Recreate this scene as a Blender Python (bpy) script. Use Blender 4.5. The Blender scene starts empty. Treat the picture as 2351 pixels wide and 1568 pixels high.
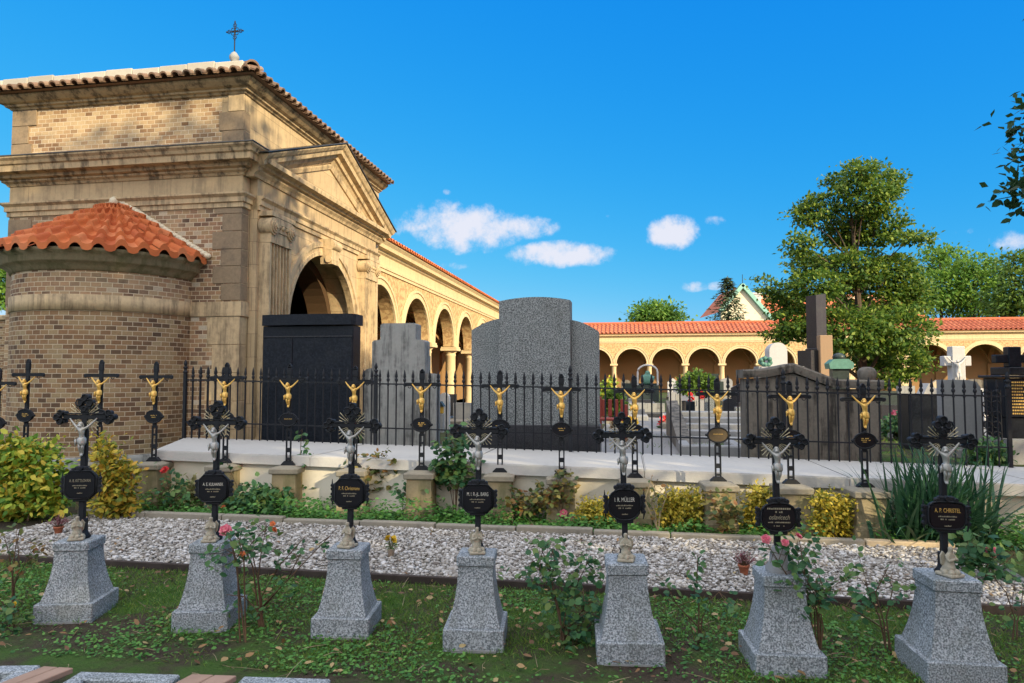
import bpy, bmesh, math, random
import numpy as np
from mathutils import Vector, Matrix
R = math.radians
S = bpy.context.scene
COL = S.collection
PI = math.pi

# ------------------------------------------------------------ camera
F, CX, CY, EYE = 1567., 1175.5, 784., 1.65
PITCH, YAW = R(3.0), R(9.6)
cp, sp, ct, st = math.cos(PITCH), math.sin(PITCH), math.cos(YAW), math.sin(YAW)
cam = bpy.data.cameras.new('camera')
cam.lens = F / 2351 * 36
cam.sensor_width = 36
cam.clip_start, cam.clip_end = 0.05, 2000
camo = bpy.data.objects.new('camera', cam)
COL.objects.link(camo)
camo.location = (0, 0, EYE)
camo.rotation_euler = (R(90) + PITCH, 0, 0)
S.camera = camo

# ------------------------------------------------------------ light
SUN_EL, SUN_AZ = R(21), R(136.5)
SKY, SUN_POWER, EXPOSURE = 0.12, 3.2, 1.3
sdir = Vector((math.sin(SUN_AZ) * math.cos(SUN_EL), math.cos(SUN_AZ) * math.cos(SUN_EL), math.sin(SUN_EL)))
sl = bpy.data.lights.new('sun', 'SUN')
sl.energy, sl.angle, sl.color = SUN_POWER, R(0.6), (1.0, .84, .55)
so = bpy.data.objects.new('sun', sl)
COL.objects.link(so)
so.rotation_euler = sdir.to_track_quat('Z', 'Y').to_euler()
vs = S.view_settings
vs.view_transform, vs.look, vs.gamma, vs.exposure = 'Standard', 'None', 1, EXPOSURE
vs.use_curve_mapping = False
S.cycles.use_denoising = True
S.cycles.max_bounces = 6
S.cycles.transparent_max_bounces = 6


def ray(u, v):
    x = (u - CX) / F
    y = (CY - v) / F
    return Vector((x, cp - y * sp, sp + y * cp))


def W(a, d, z=0.):          # garden frame (a along the rows, d away) to world
    return Vector((a * ct + d * st, -a * st + d * ct, z))


def AD(p):
    return (p[0] * ct - p[1] * st, p[0] * st + p[1] * ct)


def G(u, v, z=0.):          # where a sight line meets height z
    r = ray(u, v)
    t = (z - EYE) / r.z
    return Vector((r.x * t, r.y * t, z))


def at(u, v, Y):            # where a sight line reaches depth Y
    r = ray(u, v)
    t = Y / r.y
    return Vector((r.x * t, Y, EYE + r.z * t))


def onD(u, v, d):           # where it meets the plane d = const; gives (a, z)
    r = ray(u, v)
    t = d / (r.x * st + r.y * ct)
    return (r.x * t * ct - r.y * t * st, EYE + r.z * t)


# ------------------------------------------------------------ node helper
class NT:
    def __init__(s, tree):
        s.t = tree

    def n(s, kind, ins=None, **props):
        nd = s.t.nodes.new(kind)
        for k, v in props.items():
            setattr(nd, k, v)
        for k, v in (ins or {}).items():
            sk = nd.inputs[k]
            if hasattr(v, 'is_output'):
                s.t.links.new(v, sk)
            elif v is not None:
                sk.default_value = v
        return nd

    def math(s, op, a, b=None, clamp=False):
        nd = s.n('ShaderNodeMath', {0: a, 1: b}, operation=op, use_clamp=clamp)
        return nd.outputs[0]

    def vmath(s, op, a, b=None):
        nd = s.n('ShaderNodeVectorMath', {0: a, 1: b}, operation=op)
        return nd.outputs[1] if op in ('DOT_PRODUCT', 'LENGTH') else nd.outputs[0]

    def mix(s, f, a, b, mode='MIX'):
        nd = s.n('ShaderNodeMix', {0: f}, data_type='RGBA', blend_type=mode)
        for i, c in ((6, a), (7, b)):
            if hasattr(c, 'is_output'):
                s.t.links.new(c, nd.inputs[i])
            else:
                nd.inputs[i].default_value = (c[0], c[1], c[2], 1)
        return nd.outputs[2]

    def noise(s, vec, scale, detail=3, rough=.55, out=0):
        return s.n('ShaderNodeTexNoise', {'Vector': vec, 'Scale': scale, 'Detail': detail, 'Roughness': rough}).outputs[out]

    def ramp(s, fac, stops, interp='LINEAR'):
        nd = s.n('ShaderNodeValToRGB', {0: fac})
        cr = nd.color_ramp
        cr.interpolation = interp
        while len(cr.elements) < len(stops):
            cr.elements.new(.5)
        for e, (p, c) in zip(cr.elements, stops):
            e.position = p
            e.color = (c, c, c, 1) if isinstance(c, (int, float)) else (c[0], c[1], c[2], 1)
        return nd.outputs[0]

    def step(s, x, a, b):
        nd = s.n('ShaderNodeMapRange', {0: x, 1: a, 2: b, 3: 0., 4: 1.}, interpolation_type='SMOOTHSTEP')
        return nd.outputs[0]


# ------------------------------------------------------------ world
wd = bpy.data.worlds.new('World')
S.world = wd
wd.use_nodes = True
wt = NT(wd.node_tree)
wd.node_tree.nodes.clear()
sky = wt.n('ShaderNodeTexSky', sky_type='NISHITA', sun_disc=False, sun_elevation=SUN_EL, sun_rotation=SUN_AZ,
           air_density=1.0, dust_density=.4, ozone_density=2.2, altitude=200)
KX = 1 / (SKY * 2 ** EXPOSURE)
sep = wt.n('ShaderNodeSeparateColor', {0: sky.outputs[0]})


def curve(ch, ref, val, g):       # the deep, saturated blue this sky has
    return wt.math('MULTIPLY', wt.math('POWER', wt.math('DIVIDE', sep.outputs[ch], ref), g), val * KX)


deep = wt.n('ShaderNodeCombineColor', {0: curve(0, 1.04, .012, 2.1), 1: curve(1, 1.82, .30, .62), 2: curve(2, 3.2, .86, .13)}).outputs[0]
gen = wt.n('ShaderNodeTexCoord').outputs['Generated']
cl_m = None
nz = wt.noise(gen, 10.0, 8, .66)
nz2 = wt.noise(gen, 34.0, 6, .65)
for (u, v, ru, rv, k) in ((1058, 520, 165, 70, 1.55), (1195, 522, 100, 32, 1.0), (1290, 584, 150, 36, 1.3), (1000, 545, 80, 22, .55),
                          (1545, 535, 74, 46, 1.4), (1590, 659, 40, 15, .8), (1645, 656, 30, 12, .5), (1090, 447, 42, 11, .6),
                          (1026, 440, 14, 10, .7), (1395, 497, 34, 9, .4), (2345, 550, 90, 30, .6), (1025, 611, 62, 12, .5),
                          (1425, 629, 40, 9, .35), (1635, 510, 40, 16, .45), (2240, 530, 60, 12, .25)):
    c = ray(u, v).normalized()
    rt = Vector((c.y, -c.x, 0)).normalized()
    up = rt.cross(c).normalized()
    cosf = c.y / 1.0
    ex = wt.math('DIVIDE', wt.vmath('DOT_PRODUCT', gen, tuple(rt)), ru / F * cosf)
    ey = wt.math('DIVIDE', wt.vmath('DOT_PRODUCT', gen, tuple(up)), rv / F * cosf)
    fw = wt.math('GREATER_THAN', wt.vmath('DOT_PRODUCT', gen, tuple(c)), .5)
    q = wt.math('ADD', wt.math('MULTIPLY', ex, ex), wt.math('MULTIPLY', ey, ey))
    e = wt.math('MULTIPLY', wt.math('MULTIPLY', wt.math('SUBTRACT', 1.0, q, True), k), fw)
    cl_m = e if cl_m is None else wt.math('MAXIMUM', cl_m, e)
nn = wt.math('ADD', wt.math('MULTIPLY', nz, .75), wt.math('MULTIPLY', nz2, .45))
cm = wt.step(wt.math('ADD', cl_m, wt.math('MULTIPLY', wt.math('SUBTRACT', nn, .62), 4.6)), .16, 1.35)
cm = wt.math('MULTIPLY', cm, wt.step(cl_m, .0, .3))
CLOUD = tuple(x * KX for x in (.84, .85, .95))
gs = wt.n('ShaderNodeSeparateXYZ', {0: gen})
hi = wt.math('MAXIMUM', wt.step(gs.outputs[2], .60, .80), wt.step(wt.math('MULTIPLY', gs.outputs[1], -1.0), .1, .5))
hi = wt.math('MULTIPLY', hi, wt.step(gs.outputs[2], .02, .2))
cover = wt.math('MULTIPLY', hi, wt.step(wt.noise(gen, 2.6, 6, .6), .30, .52))
deep = wt.mix(wt.math('MULTIPLY', cover, .9), deep, tuple(x * KX for x in (2.6, 2.58, 2.62)))      # added cloud overhead and behind, unseen, fills the shade with white light
skyc = wt.mix(wt.math('MULTIPLY', cm, .95), deep, CLOUD)
bg = wt.n('ShaderNodeBackground', {'Color': skyc, 'Strength': SKY})
wo = wt.n('ShaderNodeOutputWorld', {'Surface': bg.outputs[0]})


# ------------------------------------------------------------ materials
MATS = {}


def newmat(name):
    m = bpy.data.materials.new(name)
    m.use_nodes = True
    m.node_tree.nodes.clear()
    t = NT(m.node_tree)
    return m, t


def finish(m, t, col, rough=.8, metal=0., bump=None, bs=.3, bd=.01, spec=.4, trans=None, normal=None):
    ins = {'Base Color': col if hasattr(col, 'is_output') else (col[0], col[1], col[2], 1), 'Roughness': rough, 'Metallic': metal,
           'Specular IOR Level': spec}
    p = t.n('ShaderNodeBsdfPrincipled', ins)
    if bump is not None:
        b = t.n('ShaderNodeBump', {'Strength': bs, 'Distance': bd, 'Height': bump})
        t.t.links.new(b.outputs[0], p.inputs['Normal'])
    sh = p.outputs[0]
    if trans:
        tr = t.n('ShaderNodeBsdfTranslucent', {'Color': col if hasattr(col, 'is_output') else (*col, 1)})
        sh = t.n('ShaderNodeMixShader', {0: trans, 1: sh, 2: tr.outputs[0]}).outputs[0]
    t.n('ShaderNodeOutputMaterial', {'Surface': sh})
    MATS[m.name] = m
    return m


def blocks(t, w, h, mortar, seed=0., shift=.5):
    """running-bond blocks over the UV map in metres: random value per block, joint mask"""
    uv = t.n('ShaderNodeUVMap').outputs[0]
    sx = t.n('ShaderNodeSeparateXYZ', {0: uv})
    wob = t.noise(uv, 3.0, 2)
    x = t.math('ADD', sx.outputs[0], t.math('MULTIPLY', wob, mortar * .8))
    y = t.math('ADD', sx.outputs[1], t.math('MULTIPLY', t.noise(uv, 5.0, 2), mortar * .8))
    ry = t.math('DIVIDE', y, h)
    row = t.math('FLOOR', ry)
    off = t.math('MULTIPLY', t.math('MODULO', t.math('ABSOLUTE', row), 2.0), shift)
    rx = t.math('ADD', t.math('DIVIDE', x, w), off)
    cx = t.math('FLOOR', rx)
    cv = t.n('ShaderNodeCombineXYZ', {0: cx, 1: row, 2: seed}).outputs[0]
    wn = t.n('ShaderNodeTexWhiteNoise', {'Vector': cv}, noise_dimensions='3D')
    fx = t.math('FRACT', rx)
    fy = t.math('FRACT', ry)
    ax = t.math('MULTIPLY', t.math('MINIMUM', fx, t.math('SUBTRACT', 1.0, fx)), w)
    ay = t.math('MULTIPLY', t.math('MINIMUM', fy, t.math('SUBTRACT', 1.0, fy)), h)
    dist = t.math('MINIMUM', ax, ay)
    mask = t.step(dist, mortar * .25, mortar * .65)      # 1 inside a block
    return wn.outputs[0], mask, uv, sx.outputs[1]


def brick_mat(name, stops, mortar_col, w=.147, h=.0745, seed=0., dirt=.35):
    m, t = newmat(name)
    rnd, mask, uv, _ = blocks(t, w, h, .011, seed)
    col = t.ramp(rnd, stops)
    obj = t.n('ShaderNodeTexCoord').outputs['Object']
    col = t.mix(t.math('MULTIPLY', t.noise(obj, 40, 3), .5), col, (.10, .07, .05), 'MULTIPLY')
    big = t.step(t.noise(obj, 1.1, 4, .6), .42, .72)
    pale = t.mix(t.math('MULTIPLY', big, .5), col, stops[-2][1])
    c = t.mix(mask, mortar_col, pale)
    so_ = t.step(t.noise(obj, 2.3, 5, .65), .55, .85)
    c = t.mix(t.math('MULTIPLY', so_, dirt), c, (.055, .047, .04))
    return finish(m, t, c, .9, bump=t.math('ADD', mask, t.math('MULTIPLY', t.noise(obj, 60, 2), .4)), bs=.6, bd=.006, spec=.2)


brick_mat('brick pale', [(0, (.20, .115, .06)), (.2, (.33, .19, .10)), (.45, (.46, .31, .17)), (.75, (.52, .37, .21)), (1, (.55, .41, .25))],
          (.56, .46, .33), seed=1.)
brick_mat('brick mid', [(0, (.12, .08, .055)), (.25, (.27, .16, .10)), (.5, (.44, .26, .145)), (.75, (.40, .27, .145)), (.9, (.44, .32, .19)), (1, (.62, .55, .43))],
          (.55, .45, .31), seed=2., dirt=.25)
brick_mat('brick apse', [(0, (.10, .065, .042)), (.2, (.18, .11, .065)), (.45, (.29, .165, .085)), (.7, (.33, .22, .115)), (1, (.38, .29, .165))],
          (.46, .375, .26), seed=3., dirt=.22)


def stone_mat(name, base, w=0., h=0., dark=(.07, .055, .04), dirt=.4, var=.18, rough=.85, scale=1.6, joint=.008, streak=0.):
    m, t = newmat(name)
    obj = t.n('ShaderNodeTexCoord').outputs['Object']
    c = t.mix(t.noise(obj, 22, 5, .65), tuple(x * (1 - var) for x in base), tuple(min(1, x * (1 + var)) for x in base))
    bump = t.noise(obj, 55, 4, .6)
    if w:
        rnd, mask, uv, _ = blocks(t, w, h, joint, 7., .5)
        c = t.mix(t.math('MULTIPLY', rnd, .55), c, tuple(x * .72 for x in base))
        c = t.mix(mask, tuple(x * .42 for x in base), c)
        bump = t.math('ADD', t.math('MULTIPLY', bump, .4), mask)
    so_ = t.step(t.noise(obj, scale, 6, .68), .5, .82)
    c = t.mix(t.math('MULTIPLY', so_, dirt), c, dark)
    if streak:                                # rain streaks and soot runs
        mp = t.n('ShaderNodeMapping', {'Vector': obj, 'Scale': (5., 5., .55)}).outputs[0]
        sk = t.step(t.math('ADD', t.math('MULTIPLY', t.noise(mp, 1.3, 5, .7), .8), t.math('MULTIPLY', t.noise(obj, 9, 3), .2)), .46, .62)
        c = t.mix(t.math('MULTIPLY', sk, streak), c, dark)
    return finish(m, t, c, rough, bump=bump, bs=.35, bd=.006, spec=.25)


stone_mat('sandstone', (.52, .385, .225), .95, .40, dirt=.38, dark=(.13, .10, .07), var=.22, streak=.35)
stone_mat('sandstone trim', (.50, .37, .215), dirt=.62, scale=2.4, var=.22, streak=.55)
stone_mat('sandstone wing', (.60, .46, .26), dirt=.2, var=.14, dark=(.25, .19, .12), streak=.25)
stone_mat('sooty sandstone', (.24, .175, .11), dirt=.85, var=.35, scale=2.6, dark=(.05, .045, .042))
stone_mat('cap sandstone', (.23, .205, .155), dark=(.06, .06, .045), dirt=.7, scale=5, var=.3)
stone_mat('sooty trim', (.45, .33, .19), dirt=.8, scale=2.0, var=.25, streak=.8, dark=(.06, .048, .035))
stone_mat('shaded ochre plaster', (.075, .044, .022), dirt=.3, var=.2, scale=.8, dark=(.05, .03, .02))  # chapel interior: the shade of the trees is put into the plaster colour
stone_mat('mossy sandstone', (.245, .20, .12), dark=(.075, .085, .03), dirt=.8, scale=3.5, var=.3, streak=.5)
stone_mat('dark sandstone', (.16, .142, .115), dark=(.022, .02, .018), dirt=.8, scale=1.3, var=.35, streak=.85)
stone_mat('weathered concrete', (.27, .27, .25), dark=(.04, .04, .04), dirt=.7, scale=1.5, var=.2, streak=.7)
stone_mat('slab concrete', (.43, .415, .385), dirt=.30, var=.12, scale=2.8, dark=(.22, .21, .19))
stone_mat('render plaster', (.60, .55, .45), dirt=.25, var=.06, scale=2.2, dark=(.34, .30, .23))
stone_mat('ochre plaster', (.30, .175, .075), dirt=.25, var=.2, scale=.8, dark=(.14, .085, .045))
stone_mat('pale plaster', (.66, .58, .42), dirt=.15, var=.1)
stone_mat('white stone', (.47, .46, .445), dirt=.35, var=.12, scale=4, dark=(.2, .2, .19))
stone_mat('statue stone', (.36, .32, .24), dirt=.55, var=.25, scale=25, dark=(.10, .09, .07))
stone_mat('grey stone', (.26, .26, .255), dirt=.5, var=.2, scale=2.2, dark=(.07, .07, .07))
stone_mat('kerb stone', (.24, .215, .17), dirt=.5, var=.25, scale=6, dark=(.06, .06, .045))
stone_mat('pale kerb stone', (.48, .38, .25), dirt=.3, var=.2, scale=6)
stone_mat('brown stone', (.30, .20, .12), dirt=.2, var=.12, scale=3)
stone_mat('asphalt path', (.21, .205, .20), dirt=.2, var=.15, scale=1)

m, t = newmat('sgraffito plaster')
obj = t.n('ShaderNodeTexCoord').outputs['Object']
pat = t.step(t.noise(obj, 7.5, 2, .6), .47, .53)
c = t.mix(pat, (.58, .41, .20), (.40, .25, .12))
c = t.mix(t.math('MULTIPLY', t.noise(obj, 1.2, 4), .3), c, (.35, .22, .10))
finish(m, t, c, .9, spec=.2)


def tile_mat(name, c1, c2, c3):
    m, t = newmat(name)
    g = t.n('ShaderNodeNewGeometry')
    obj = t.n('ShaderNodeTexCoord').outputs['Object']
    c = t.ramp(g.outputs['Random Per Island'], [(0, c1), (.6, c2), (1, c3)])
    c = t.mix(t.math('MULTIPLY', t.noise(obj, 9, 5, .65), .45), c, tuple(x * .45 for x in c1))
    return finish(m, t, c, .75, bump=t.noise(obj, 60, 3), bs=.2, bd=.004, spec=.3)


tile_mat('clay tile', (.44, .10, .028), (.56, .15, .04), (.60, .20, .075))
tile_mat('old clay tile', (.15, .10, .07), (.22, .13, .085), (.30, .22, .15))
tile_mat('pale lime tile', (.42, .38, .31), (.50, .46, .38), (.36, .33, .27))
tile_mat('far clay tile', (.44, .115, .05), (.50, .14, .06), (.55, .18, .08))


def granite(name, dark, mid, light, scale=75., rough=.6, lo=.40, hi=.60, big=.25, stain=(.07, .075, .06), spec=.3):
    m, t = newmat(name)
    obj = t.n('ShaderNodeTexCoord').outputs['Object']
    n1 = t.noise(obj, scale, 2, .5)
    n2 = t.noise(obj, scale * 2.3, 2, .5)
    f = t.math('ADD', t.math('MULTIPLY', n1, .72), t.math('MULTIPLY', n2, .28))
    c = t.ramp(f, [(lo, dark), ((lo + hi) / 2, mid), (hi, light)])
    wob = t.n('ShaderNodeObjectInfo').outputs['Random']
    off = t.vmath('ADD', obj, t.n('ShaderNodeCombineXYZ', {0: t.math('MULTIPLY', wob, 40.), 1: wob, 2: wob}).outputs[0])
    c = t.mix(t.math('MULTIPLY', t.step(t.noise(off, 4, 6, .7), .42, .78), big), c, stain, 'MIX')
    mp = t.n('ShaderNodeMapping', {'Vector': off, 'Scale': (7., 7., .7)}).outputs[0]
    c = t.mix(t.math('MULTIPLY', t.step(t.noise(mp, 1.5, 5, .7), .54, .74), big * .8), c, stain, 'MIX')
    return finish(m, t, c, rough, bump=f, bs=.15, bd=.003, spec=spec)


granite('pale granite', (.095, .11, .12), (.23, .255, .275), (.42, .455, .48), 105., big=.5, stain=(.10, .11, .085))
granite('grey granite', (.06, .065, .065), (.165, .18, .18), (.30, .315, .31), 60., big=.35)
granite('black polished stone', (.005, .007, .011), (.007, .010, .016), (.012, .015, .022), 30., rough=.4, big=.4, stain=(.02, .022, .025), spec=.16)
granite('dark polished stone', (.018, .018, .022), (.03, .03, .035), (.05, .05, .055), 90., rough=.3, spec=.25)


def simple(name, c, rough=.6, metal=0., var=.2, scale=12., spec=.4, bs=.0, dark=.5):
    m, t = newmat(name)
    obj = t.n('ShaderNodeTexCoord').outputs['Object']
    nn_ = t.noise(obj, scale, 4, .6)
    cc = t.mix(nn_, tuple(x * (1 - var * 1.6) for x in c), tuple(min(1, x * (1 + var)) for x in c))
    return finish(m, t, cc, rough, metal, bump=nn_ if bs else None, bs=bs, bd=.004, spec=spec)


simple('black iron', (.011, .013, .017), .55, .0, .5, 30, .28, .2)
simple('plaque black', (.006, .006, .009), .35, .0, .2, 20, .3)
simple('plaque bronze', (.10, .07, .035), .5, .2, .3, 20, .5)
simple('gold leaf', (.78, .47, .11), .38, .45, .25, 60, .5)
simple('silver paint', (.40, .39, .36), .42, .35, .4, 90, .5)
simple('ray metal', (.50, .44, .28), .4, .5, .3, 60, .5)
simple('gold lettering', (.60, .38, .10), .5, .2, .2, 50)
simple('white lettering', (.52, .50, .44), .6, .0, .1, 50)
simple('faded lettering', (.26, .23, .16), .6, .0, .1, 50)
simple('weathered board', (.34, .225, .165), .8, 0, .25, 8, .2, .2)
simple('edging board', (.055, .042, .036), .8, 0, .4, 9, .2, .2)
simple('terracotta', (.36, .115, .055), .7, 0, .25, 20, .3)
simple('vase brown', (.28, .21, .15), .6, 0, .2, 20, .3)
simple('bark', (.085, .062, .045), .9, 0, .4, 14, .1, .5)
simple('brown stem', (.12, .075, .045), .8, 0, .35, 30, .2)
simple('pale stem', (.33, .255, .16), .8, 0, .25, 30, .2)
simple('green stem', (.10, .12, .04), .8, 0, .3, 30, .2)
simple('verdigris', (.09, .22, .17), .6, 0, .3, 14, .4)
simple('dark bronze', (.035, .05, .045), .45, .3, .4, 14, .4)
simple('copper verge', (.22, .42, .35), .7, 0, .15, 3, .3)
simple('red paint', (.26, .045, .03), .6, 0, .25, 9, .4)
simple('soil', (.042, .032, .024), .95, 0, .4, 25, .1, .6)
simple('sheet metal', (.09, .085, .08), .45, .5, .2, 5, .5)
simple('lantern glass', (.55, .32, .05), .25, 0, .2, 20, .5)
simple('dark interior', (.03, .025, .02), .9, 0, .3, 3, .1)


def leaf_mat(name, cols, trans=.35, rough=.55):
    m, t = newmat(name)
    g = t.n('ShaderNodeNewGeometry')
    k = len(cols) - 1
    c = t.ramp(g.outputs['Random Per Island'], [(i / k, x) for i, x in enumerate(cols)])
    return finish(m, t, c, rough, trans=trans, spec=.3)


leaf_mat('linden leaf', [(.03, .08, .015), (.07, .145, .02), (.14, .22, .03), (.26, .32, .045)], .42)
leaf_mat('far leaf', [(.05, .10, .02), (.10, .18, .025), (.16, .25, .035)], .4)
leaf_mat('bright leaf', [(.06, .15, .02), (.12, .24, .03), (.21, .32, .05)], .42)
leaf_mat('conifer needle', [(.035, .065, .03), (.07, .105, .05), (.12, .15, .08)], .15)
leaf_mat('maple leaf', [(.018, .05, .02), (.03, .075, .025), (.04, .09, .03)])
leaf_mat('rose leaf', [(.022, .085, .035), (.04, .125, .045), (.08, .17, .05), (.14, .20, .05)], .25)
leaf_mat('rose leaf autumn', [(.05, .085, .03), (.10, .13, .035), (.22, .17, .04), (.20, .08, .03)], .25)
leaf_mat('golden shrub leaf', [(.10, .14, .025), (.32, .29, .03), (.60, .46, .05), (.70, .55, .10)], .35)
leaf_mat('green gold leaf', [(.06, .16, .02), (.14, .27, .03), (.28, .38, .04), (.50, .50, .06), (.58, .40, .045)], .3)
leaf_mat('orange gold leaf', [(.10, .16, .025), (.28, .28, .035), (.55, .42, .045), (.55, .29, .04)], .3)
leaf_mat('variegated leaf', [(.10, .14, .04), (.35, .34, .16), (.50, .48, .26)], .25)
leaf_mat('blade leaf', [(.018, .06, .03), (.03, .09, .042), (.055, .135, .055)], .2, .4)
leaf_mat('grass blade', [(.05, .13, .02), (.095, .21, .027), (.15, .27, .035), (.22, .22, .06)], .35)
leaf_mat('ground leaf', [(.04, .14, .03), (.075, .22, .04), (.14, .30, .055)], .3)
leaf_mat('dry leaf', [(.11, .055, .025), (.21, .11, .045), (.32, .19, .08), (.38, .30, .14)], .15)
leaf_mat('pink petal', [(.55, .08, .14), (.68, .16, .22), (.72, .28, .30)], .25)
leaf_mat('red petal', [(.50, .02, .025), (.60, .05, .05)], .2)
leaf_mat('orange petal', [(.60, .12, .03), (.65, .22, .08)], .2)
leaf_mat('yellow petal', [(.65, .42, .02), (.72, .52, .06)], .25)
leaf_mat('heather sprig', [(.20, .06, .09), (.30, .11, .14), (.38, .18, .18)], .2)
leaf_mat('white petal', [(.6, .6, .55), (.7, .7, .65)], .2)
leaf_mat('gravel pebble', [(.12, .10, .085), (.27, .24, .205), (.37, .34, .305), (.45, .425, .395), (.55, .53, .51)], 0, .75)


# ------------------------------------------------------------ mesh helper
class MB:
    def __init__(s):
        s.v, s.f, s.u, s.s = [], [], [], []

    def add(s, vs, fs, smooth=False, uvs=None):
        b = len(s.v)
        s.v += [tuple(p) for p in vs]
        for i, f in enumerate(fs):
            s.f.append(tuple(b + k for k in f))
            s.u.append(uvs[i] if uvs else None)
            s.s.append(smooth)
        return s

    def box(s, x0, y0, z0, x1, y1, z1):
        s.add([(x0, y0, z0), (x1, y0, z0), (x1, y1, z0), (x0, y1, z0), (x0, y0, z1), (x1, y0, z1), (x1, y1, z1), (x0, y1, z1)],
              [(0, 3, 2, 1), (4, 5, 6, 7), (0, 1, 5, 4), (1, 2, 6, 5), (2, 3, 7, 6), (3, 0, 4, 7)])
        return s

    def cbox(s, x0, y0, z0, x1, y1, z1, b=.01, seg=1):
        bm = bmesh.new()
        bmesh.ops.create_cube(bm, size=1)
        for v in bm.verts:
            v.co = Vector(((x0 + x1) / 2 + v.co.x * (x1 - x0), (y0 + y1) / 2 + v.co.y * (y1 - y0), (z0 + z1) / 2 + v.co.z * (z1 - z0)))
        bmesh.ops.bevel(bm, geom=bm.edges[:], offset=b, segments=seg, affect='EDGES', profile=.5)
        bm.verts.index_update()
        s.add([v.co[:] for v in bm.verts], [[v.index for v in f.verts] for f in bm.faces])
        bm.free()
        return s

    def prism(s, poly, y0, y1):          # polygon in x,z (counter-clockwise seen from -y), pushed along y
        n = len(poly)
        vs = [(x, y0, z) for x, z in poly] + [(x, y1, z) for x, z in poly]
        s.add(vs, [tuple(range(n)), tuple(range(2 * n - 1, n - 1, -1))] + [(i, i + n, (i + 1) % n + n, (i + 1) % n) for i in range(n)])
        return s

    def prismz(s, poly, z0, z1):
        n = len(poly)
        vs = [(x, y, z0 if not callable(z0) else z0(x, y)) for x, y in poly] + [(x, y, z1 if not callable(z1) else z1(x, y)) for x, y in poly]
        s.add(vs, [tuple(range(n - 1, -1, -1)), tuple(range(n, 2 * n))] + [(i, (i + 1) % n, (i + 1) % n + n, i + n) for i in range(n)])
        return s

    def grid(s, rows, closed=False, smooth=True, uv=None):
        n = len(rows[0])
        vs = [p for r in rows for p in r]
        fs, us = [], []
        for j in range(len(rows) - 1):
            for i in range(n if closed else n - 1):
                k = (i + 1) % n
                fs.append((j * n + i, j * n + k, (j + 1) * n + k, (j + 1) * n + i))
                if uv:
                    us.append((uv[j][i], uv[j][i + 1], uv[j + 1][i + 1], uv[j + 1][i]))
        s.add(vs, fs, smooth, us if uv else None)
        return s

    def lathe(s, prof, c=(0, 0), n=16, smooth=True, sx=1., sy=1., a0=0., caps=True):
        rows = [[(c[0] + sx * r * math.cos(a0 + 2 * PI * i / n), c[1] + sy * r * math.sin(a0 + 2 * PI * i / n), z) for i in range(n)] for r, z in prof]
        s.grid(rows, True, smooth)
        if caps:
            s.add(rows[0], [tuple(range(n - 1, -1, -1))])
            s.add(rows[-1], [tuple(range(n))])
        return s

    def tube(s, pts, r, n=6, smooth=True):
        pts = [Vector(p) for p in pts]
        rs = r if isinstance(r, (list, tuple)) else [r] * len(pts)
        rows = []
        for i, p in enumerate(pts):
            d = (pts[min(i + 1, len(pts) - 1)] - pts[max(i - 1, 0)]).normalized()
            h = Vector((0, 0, 1)) if abs(d.z) < .9 else Vector((1, 0, 0))
            x = d.cross(h).normalized()
            y = x.cross(d)
            rows.append([p + (x * math.cos(2 * PI * k / n) + y * math.sin(2 * PI * k / n)) * rs[i] for k in range(n)])
        s.grid(rows, True, smooth)
        s.add(rows[0], [tuple(range(n))])
        s.add(rows[-1], [tuple(range(n - 1, -1, -1))])
        return s

    def ball(s, c, r, n=10, m=6, sx=1, sy=1, sz=1):
        prof = [(r * math.sin(PI * j / m), -r * math.cos(PI * j / m)) for j in range(m + 1)]
        rows = [[(c[0] + sx * max(q, 1e-4) * math.cos(2 * PI * i / n), c[1] + sy * max(q, 1e-4) * math.sin(2 * PI * i / n), c[2] + sz * z) for i in range(n)] for q, z in prof]
        s.grid(rows, True, True)
        return s

    def sweep(s, path, prof, closed=False, fn=None, caps=True):
        """profile (out, height) along a plan path; out is to the right of travel; mitred corners"""
        P = [Vector((p[0], p[1])) for p in path]
        n = len(P)
        rows = []
        for i in range(n):
            if closed or 0 < i < n - 1:
                d0 = (P[i] - P[i - 1]).normalized()
                d1 = (P[(i + 1) % n] - P[i]).normalized()
                n0, n1 = Vector((d0.y, -d0.x)), Vector((d1.y, -d1.x))
                mi = (n0 + n1)
                mi = mi / max(mi.dot(n0), .2)
            else:
                d0 = (P[1] - P[0] if i == 0 else P[-1] - P[-2]).normalized()
                mi = Vector((d0.y, -d0.x))
            rows.append([(P[i].x + mi.x * o, P[i].y + mi.y * o, h) for o, h in prof])
        if fn:
            rows = [[fn(*p) for p in r] for r in rows]
        if closed:
            rows.append(rows[0])
        s.grid(rows, False, False)
        if caps and not closed:
            k = len(prof)
            s.add(rows[0], [tuple(range(k))])
            s.add(rows[-1], [tuple(range(k - 1, -1, -1))])
        return s

    def xf(s, M, start=0):
        for i in range(start, len(s.v)):
            s.v[i] = tuple(M @ Vector(s.v[i]))
        return s

    def build(s, name, mat, parent=None, off=(0, 0, 0)):
        me = bpy.data.meshes.new(name)
        if off != (0, 0, 0):
            s.v = [(x - off[0], y - off[1], z - off[2]) for x, y, z in s.v]
        me.from_pydata(s.v, [], s.f)
        me.polygons.foreach_set('use_smooth', s.s)
        uvl = me.uv_layers.new(name='UVMap')
        data = []
        V = s.v
        for p, uv in zip(me.polygons, s.u):
            if uv:
                for q in uv:
                    data += [q[0], q[1]]
            else:
                nx, ny, nz_ = p.normal
                if abs(nz_) > .75:
                    for k in p.vertices:
                        data += [V[k][0], V[k][1]]
                else:
                    if abs(nx) > abs(ny):
                        for k in p.vertices:
                            data += [V[k][1], V[k][2] + off[2]]
                    else:
                        for k in p.vertices:
                            data += [V[k][0], V[k][2] + off[2]]
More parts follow.
